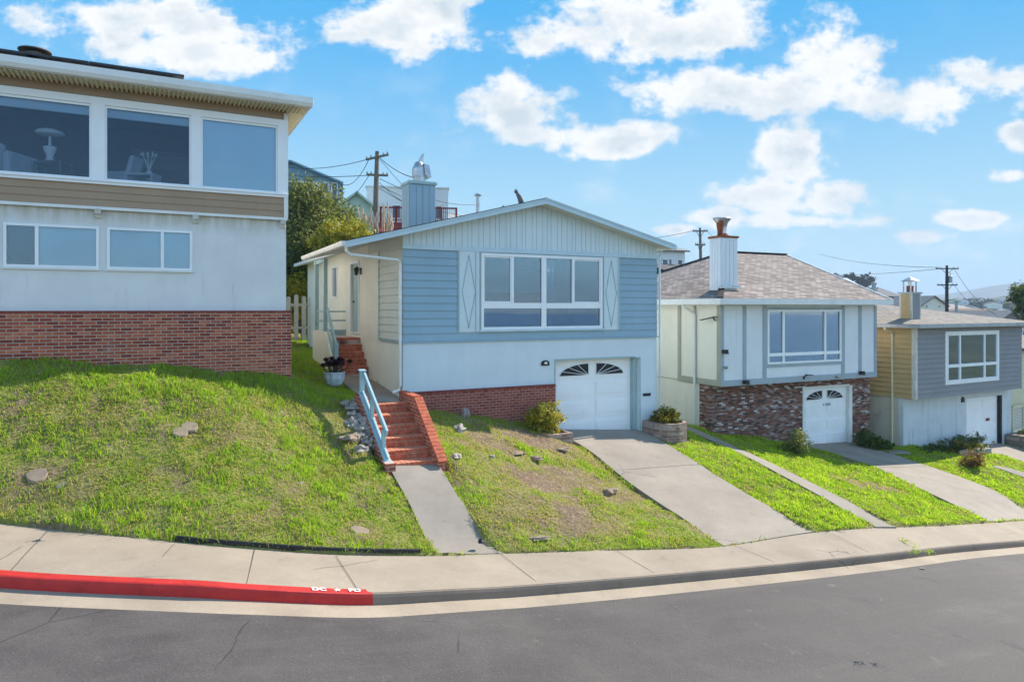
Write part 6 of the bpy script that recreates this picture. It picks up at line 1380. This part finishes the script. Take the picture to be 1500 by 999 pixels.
# ================================================================== HOUSES BEHIND
def bhouse(name, label, px0, px1, ytop, yeave, ybot, Y, wall, roof, depth=9, style='gable', wins=(), ang=25., group=None):
    """house whose front spans px0..px1 at distance Y"""
    x0, _, ze = at(px0, yeave, Y); x1 = at(px1, yeave, Y)[0]; zt = at(px0, ytop, Y)[2]; zb = at(px0, ybot, Y)[2]
    a = R(ang); w_ = (x1 - x0) * 1.0 / max(.3, math.cos(a)) ; zg = min(zb, tz(x0, Y)) - .5
    t = empty(name, label, 'house', (x0, Y, zg), a, group); H0, H1, H2 = zb - zg, ze - zg, zt - zg
    m = MB(); m.box(0, w_, 0, depth, 0, H1)
    if style == 'gable': m.prism([(0, .01, H1), (w_, .01, H1), (w_ / 2, .01, H2 - .1)], (0, depth - .02, 0))
    m.build('wall', wall, t)
    m = MB(); o_ = .35
    if style == 'gable':
        for s_ in (0, 1):
            e, rdg = (-o_, w_ / 2) if s_ == 0 else (w_ + o_, w_ / 2); k = (H2 - H1) / (w_ / 2); P_ = [(e, -o_, H1 - k * o_), (e, depth + o_, H1 - k * o_), (rdg, depth + o_, H2), (rdg, -o_, H2)]
            roof_quad(m, *(P_ if s_ == 0 else [P_[1], P_[0], P_[3], P_[2]]), .14)
    elif style == 'side':
        roof_quad(m, (-o_, -o_, H1), (w_ + o_, -o_, H1), (w_ + o_, depth / 2, H2), (-o_, depth / 2, H2), .14); roof_quad(m, (w_ + o_, depth + o_, H1), (-o_, depth + o_, H1), (-o_, depth / 2, H2), (w_ + o_, depth / 2, H2), .14)
    elif style == 'hip':
        i_ = min(w_, depth) / 2; roof_quad(m, (-o_, -o_, H1), (w_ + o_, -o_, H1), (w_ - i_, i_, H2), (i_, i_, H2), .1); roof_quad(m, (-o_, depth + o_, H1), (-o_, -o_, H1), (i_, i_, H2), (i_, depth - i_, H2), .1); roof_quad(m, (w_ + o_, -o_, H1), (w_ + o_, depth + o_, H1), (w_ - i_, depth - i_, H2), (w_ - i_, i_, H2), .1); roof_quad(m, (w_ + o_, depth + o_, H1), (-o_, depth + o_, H1), (i_, depth - i_, H2), (w_ - i_, depth - i_, H2), .1)
    else: m.box(-.1, w_ + .1, -.1, depth + .1, H1, H2)
    m.build('roof', roof, t)
    for (fa, fb, za, zb_) in wins:
        m = MB(); a0, a1 = fa * w_, fb * w_; c0, c1 = H0 + za * (H1 - H0), H0 + zb_ * (H1 - H0); fw_ = min(.12, (a1 - a0) * .12)
        m.box(a0, a1, -.05, -.001, c0, c0 + fw_); m.box(a0, a1, -.05, -.001, c1 - fw_, c1); m.box(a0, a0 + fw_, -.05, -.001, c0, c1); m.box(a1 - fw_, a1, -.05, -.001, c0, c1); f_ = m.build('window', 'white_frame', t)
        m = MB(); m.box(a0 + .02, a1 - .02, -.02, -.002, c0 + .02, c1 - .02); m.build('pane', 'window_dark', f_)
    return t
m_, G = newmat('window_dark'); finish(G, (.03, .055, .10, 1), .08, .6)
t = bhouse('hill_house', 'blue gabled hillside house with a wide window band behind the olive trees', 352, 488, 232, 259, 330, 52, 'far_blue', 'far_blue', 9, 'gable', ((.30, .80, .55, .96), (.83, .90, .55, .96), (.92, .985, .55, .96)), ang=14)
bhouse('hill_house', 'small sage green gabled house left of the white hill house', 498, 541, 279, 297, 350, 50, 'sage_wall', 'sage_wall', 6, 'gable', ((.15, .35, .2, .8),), ang=24)
t = bhouse('hill_house', 'white flat-roofed hill house behind the blue house chimney and red deck', 537, 655, 272, 274, 345, 54, 'far_white', 'far_white', 8, 'flat', ((.60, .70, .42, .72), (.3, .42, .35, .65), (.84, .92, .35, .65)), ang=8)
m = MB(); m.tube([(.2, .5, 3), (.2, .5, 5.7)], .22, 10); m.build('chimney', 'far_white', t)
# red deck
x0, y0, z0 = at(500, 345, 46); t = empty('wooden_deck', 'dark red timber deck with railing behind the chimney of the blue house', 'deck', (at(556, 345, 46)[0], 46, at(556, 345, 46)[2]), R(6))
m = MB(); m.box(0, 5.2, 0, 3, .7, .9); m.box(0, 5.2, 0, .06, -2.5, .8); m.build('floor', 'deck_red', t)
m = MB(); m.box(0, 5.2, 0, .08, 1.85, 1.95); m.box(0, 5.2, .01, .06, 1.0, 1.06)
for k in range(6): m.box(k * 1.02, k * 1.02 + .12, 0, .12, .9, 1.95)
m.build('railing', 'deck_red', t); m = MB()
for k in range(40): m.box(.1 + k * .13, .14 + k * .13, .02, .05, 1.0, 1.9)
m.build('balusters', 'deck_red', t)
m = MB(); m.prism([(-.2, -1.6, 0), (1.6, -1.4, 0), (1.7, -.05, .75), (-.1, -.05, .75)], (0, 0, .1)); m.build('stair_run', 'deck_red', t)
bhouse('hill_house', 'white two storey house with dark shutters between the blue house and the middle pole', 962, 1008, 350, 366, 430, 64, 'far_white', 'far_grey', 8, 'side', ((.06, .16, .42, .8), (.17, .40, .42, .8), (.42, .52, .42, .8), (.06, .5, .28, .37), (.72, .92, .45, .8)), ang=22)
t = bhouse('back_house', 'brown roofed bungalow partly hidden behind the panelled house roof', 940, 1012, 392, 412, 450, 48, 'far_brown', 'shingle_tan', 6, 'hip', (), ang=25)
bhouse('back_house', 'dark roofed house just behind the middle utility pole', 985, 1040, 383, 400, 440, 56, 'far_grey', 'shingle_grey', 6, 'side', (), ang=25)
bhouse('town_house', 'brown shingled house right of the thin grey flue', 1283, 1323, 420, 434, 470, 120, 'far_brown', 'far_grey', 9, 'hip', ((.3, .42, .8, .93),), ang=10)
bhouse('town_house', 'dark blue roofed house showing above the panelled house rake', 1228, 1275, 405, 424, 470, 130, 'far_grey', 'far_blue', 9, 'side', (), ang=20)
bhouse('town_house', 'cream gabled house with two round vents behind the taupe house chimney', 1349, 1388, 433, 446, 470, 95, 'cream_wall', 'far_grey', 8, 'gable', ((.2, .26, .8, .95), (.7, .76, .8, .95)), ang=5)
bhouse('town_house', 'house with a grey roof and white gable right of the transformer pole', 1390, 1444, 445, 455, 480, 100, 'far_white', 'far_grey', 9, 'side', (), ang=15)
bhouse('town_house', 'low brown roofed house near the right edge behind the taupe roof', 1444, 1478, 452, 460, 480, 90, 'far_brown', 'far_brown', 8, 'hip', (), ang=15)
bhouse('town_house', 'steep dark gabled roof at the far right behind the taupe roof', 1468, 1500, 455, 464, 480, 80, 'far_grey', 'far_grey', 8, 'gable', (), ang=15)
m = MB(); m.tube([(0, 0, -3), (0, 0, 0)], .28, 10); m.lathe([(.4, 0), (.4, .25)], (0, 0, -.1), 10); tag(m.build('flue', 'dull_metal', None, at(1280, 416, 100)), 'thin grey flue standing behind the panelled house roof', 'flue')
m = MB(); m.tube([(0, 0, -2), (0, 0, 0)], .13, 10); m.lathe([(.22, 0), (.22, .08)], (0, 0, -.04), 10); tag(m.build('flue', 'dull_metal', None, at(1401, 442, 62)), 'small grey vent pipe right of the transformer pole', 'flue')
m = MB(); m.tube([(0, 0, -1), (0, 0, 0)], .06, 10); m.lathe([(.1, 0), (.1, .06)], (0, 0, -.04), 10)
# trees
bshrub('tree', 'dark green tree cut by the right edge of the picture', 'tree', 1502, 436, 70, [(0, 0, 0, 1.3, 1.2, 1.5), (.6, 0, .8, 1., 1., 1.), (.3, 0, -1.2, 1.2, 1, 1)], 5000, .12, 'leaf_dark', stems=8, seed=31, trunk=.14, fill=.35)
for i, (px, py, s_) in enumerate(((1232, 409, 1.0), (1243, 407, .9), (1254, 411, 1.1), (1263, 412, .9), (1271, 410, 1.2), (1222, 406, .8))):
    bshrub('tree', 'hazy dark tree on the near ridge above the dark blue roof', 'tree', px, py, 420, [(0, 0, 0, 3.3 * s_, 3, 3. * s_), (2. * s_, 0, -1.1, 2.7 * s_, 2.6, 2.4), (-2.2 * s_, 0, -1.6, 2.4 * s_, 2.6, 2.2)], 900, .6, 'leaf_far', stems=3, seed=40 + i, group='trees on the near ridge', trunk=.2)
# far wood on the slope
r_ = np.random.default_rng(5); N_ = 900; P_ = []; T_ = []
for i in range(N_):
    tq = r_.uniform(.42, 1.15); Y = r_.uniform(380, 760); x_ = tq * Y; z_ = tz(x_, Y)
    if r_.random() < .25: continue
    s_ = r_.uniform(4, 9); k = 70; d = r_.normal(size=(k, 3)); s_ *= .62; P_.append(np.array([x_, Y, z_ + s_ * .35]) + d * np.array([s_ * .5, s_ * .5, s_ * .30])); T_.append(np.clip(r_.uniform(0, 1) * .7 + r_.random(k) * .3, 0, 1))
o = leaf_mesh('far_wood', np.concatenate(P_), 1.15, np.concatenate(T_), 'leaf_far', seed=6, elong=1.); tag(o, 'distant hazy wood over the hillside town at the right', 'wood', kind='stuff')
r_ = random.Random(12)
base = None
for i in range(150):
    tq = .50 + .30 * ((i * .618) % 1); Y = r_.uniform(170, 620); x_ = tq * Y; zt = tz(x_, Y) - .5; w_, d_, h_ = r_.uniform(7, 13), r_.uniform(7, 11), r_.uniform(3.5, 6.5)
    t = empty('hillside_house', 'tiny distant house on the hazy hillside at the right', 'house', (x_, Y, zt), r_.uniform(-.6, .6), 'distant hillside houses'); c_ = r_.choice(['far_white', 'cream_wall', 'far_white', 'far_brown', 'sage_wall'])
    m = MB(); m.box(0, w_, 0, d_, 0, h_); m.prism([(0, .1, h_), (w_, .1, h_), (w_ / 2, .1, h_ + 1.6)], (0, d_ - .2, 0)); m.build('wall', c_, t)
    m = MB(); m.prism([(-.4, -.4, h_ - .1), (w_ / 2, -.4, h_ + 1.8), (w_ / 2, -.4, h_ + 2.0), (-.4, -.4, h_ + .12)], (0, d_ + .8, 0)); m.prism([(w_ + .4, -.4, h_ - .1), (w_ / 2, -.4, h_ + 1.8), (w_ / 2, -.4, h_ + 2.0), (w_ + .4, -.4, h_ + .12)], (0, d_ + .8, 0)); m.build('roof', r_.choice(['far_grey', 'far_brown', 'shingle_tan']), t)

# ================================================================== AIR
HZ = True
if HZ:
    hm, G = newmat('haze_air'); pvn = G.node('ShaderNodeVolumePrincipled'); pvn.inputs['Color'].default_value = (.60, .74, .95, 1); pvn.inputs['Density'].default_value = .00028; pvn.inputs['Anisotropy'].default_value = .0
    o_ = G.node('ShaderNodeOutputMaterial'); G.l.new(pvn.outputs[0], o_.inputs['Volume'])
    zmin = min(float(TZ.min()), -80) - 1; m = MB(); m.box(-3000, 5200, -2400, 5200, zmin, float(TZ.max()) + 6); o = m.build('haze', 'haze_air'); tag(o, kind='stuff')
    S.cycles.volume_bounces = 0
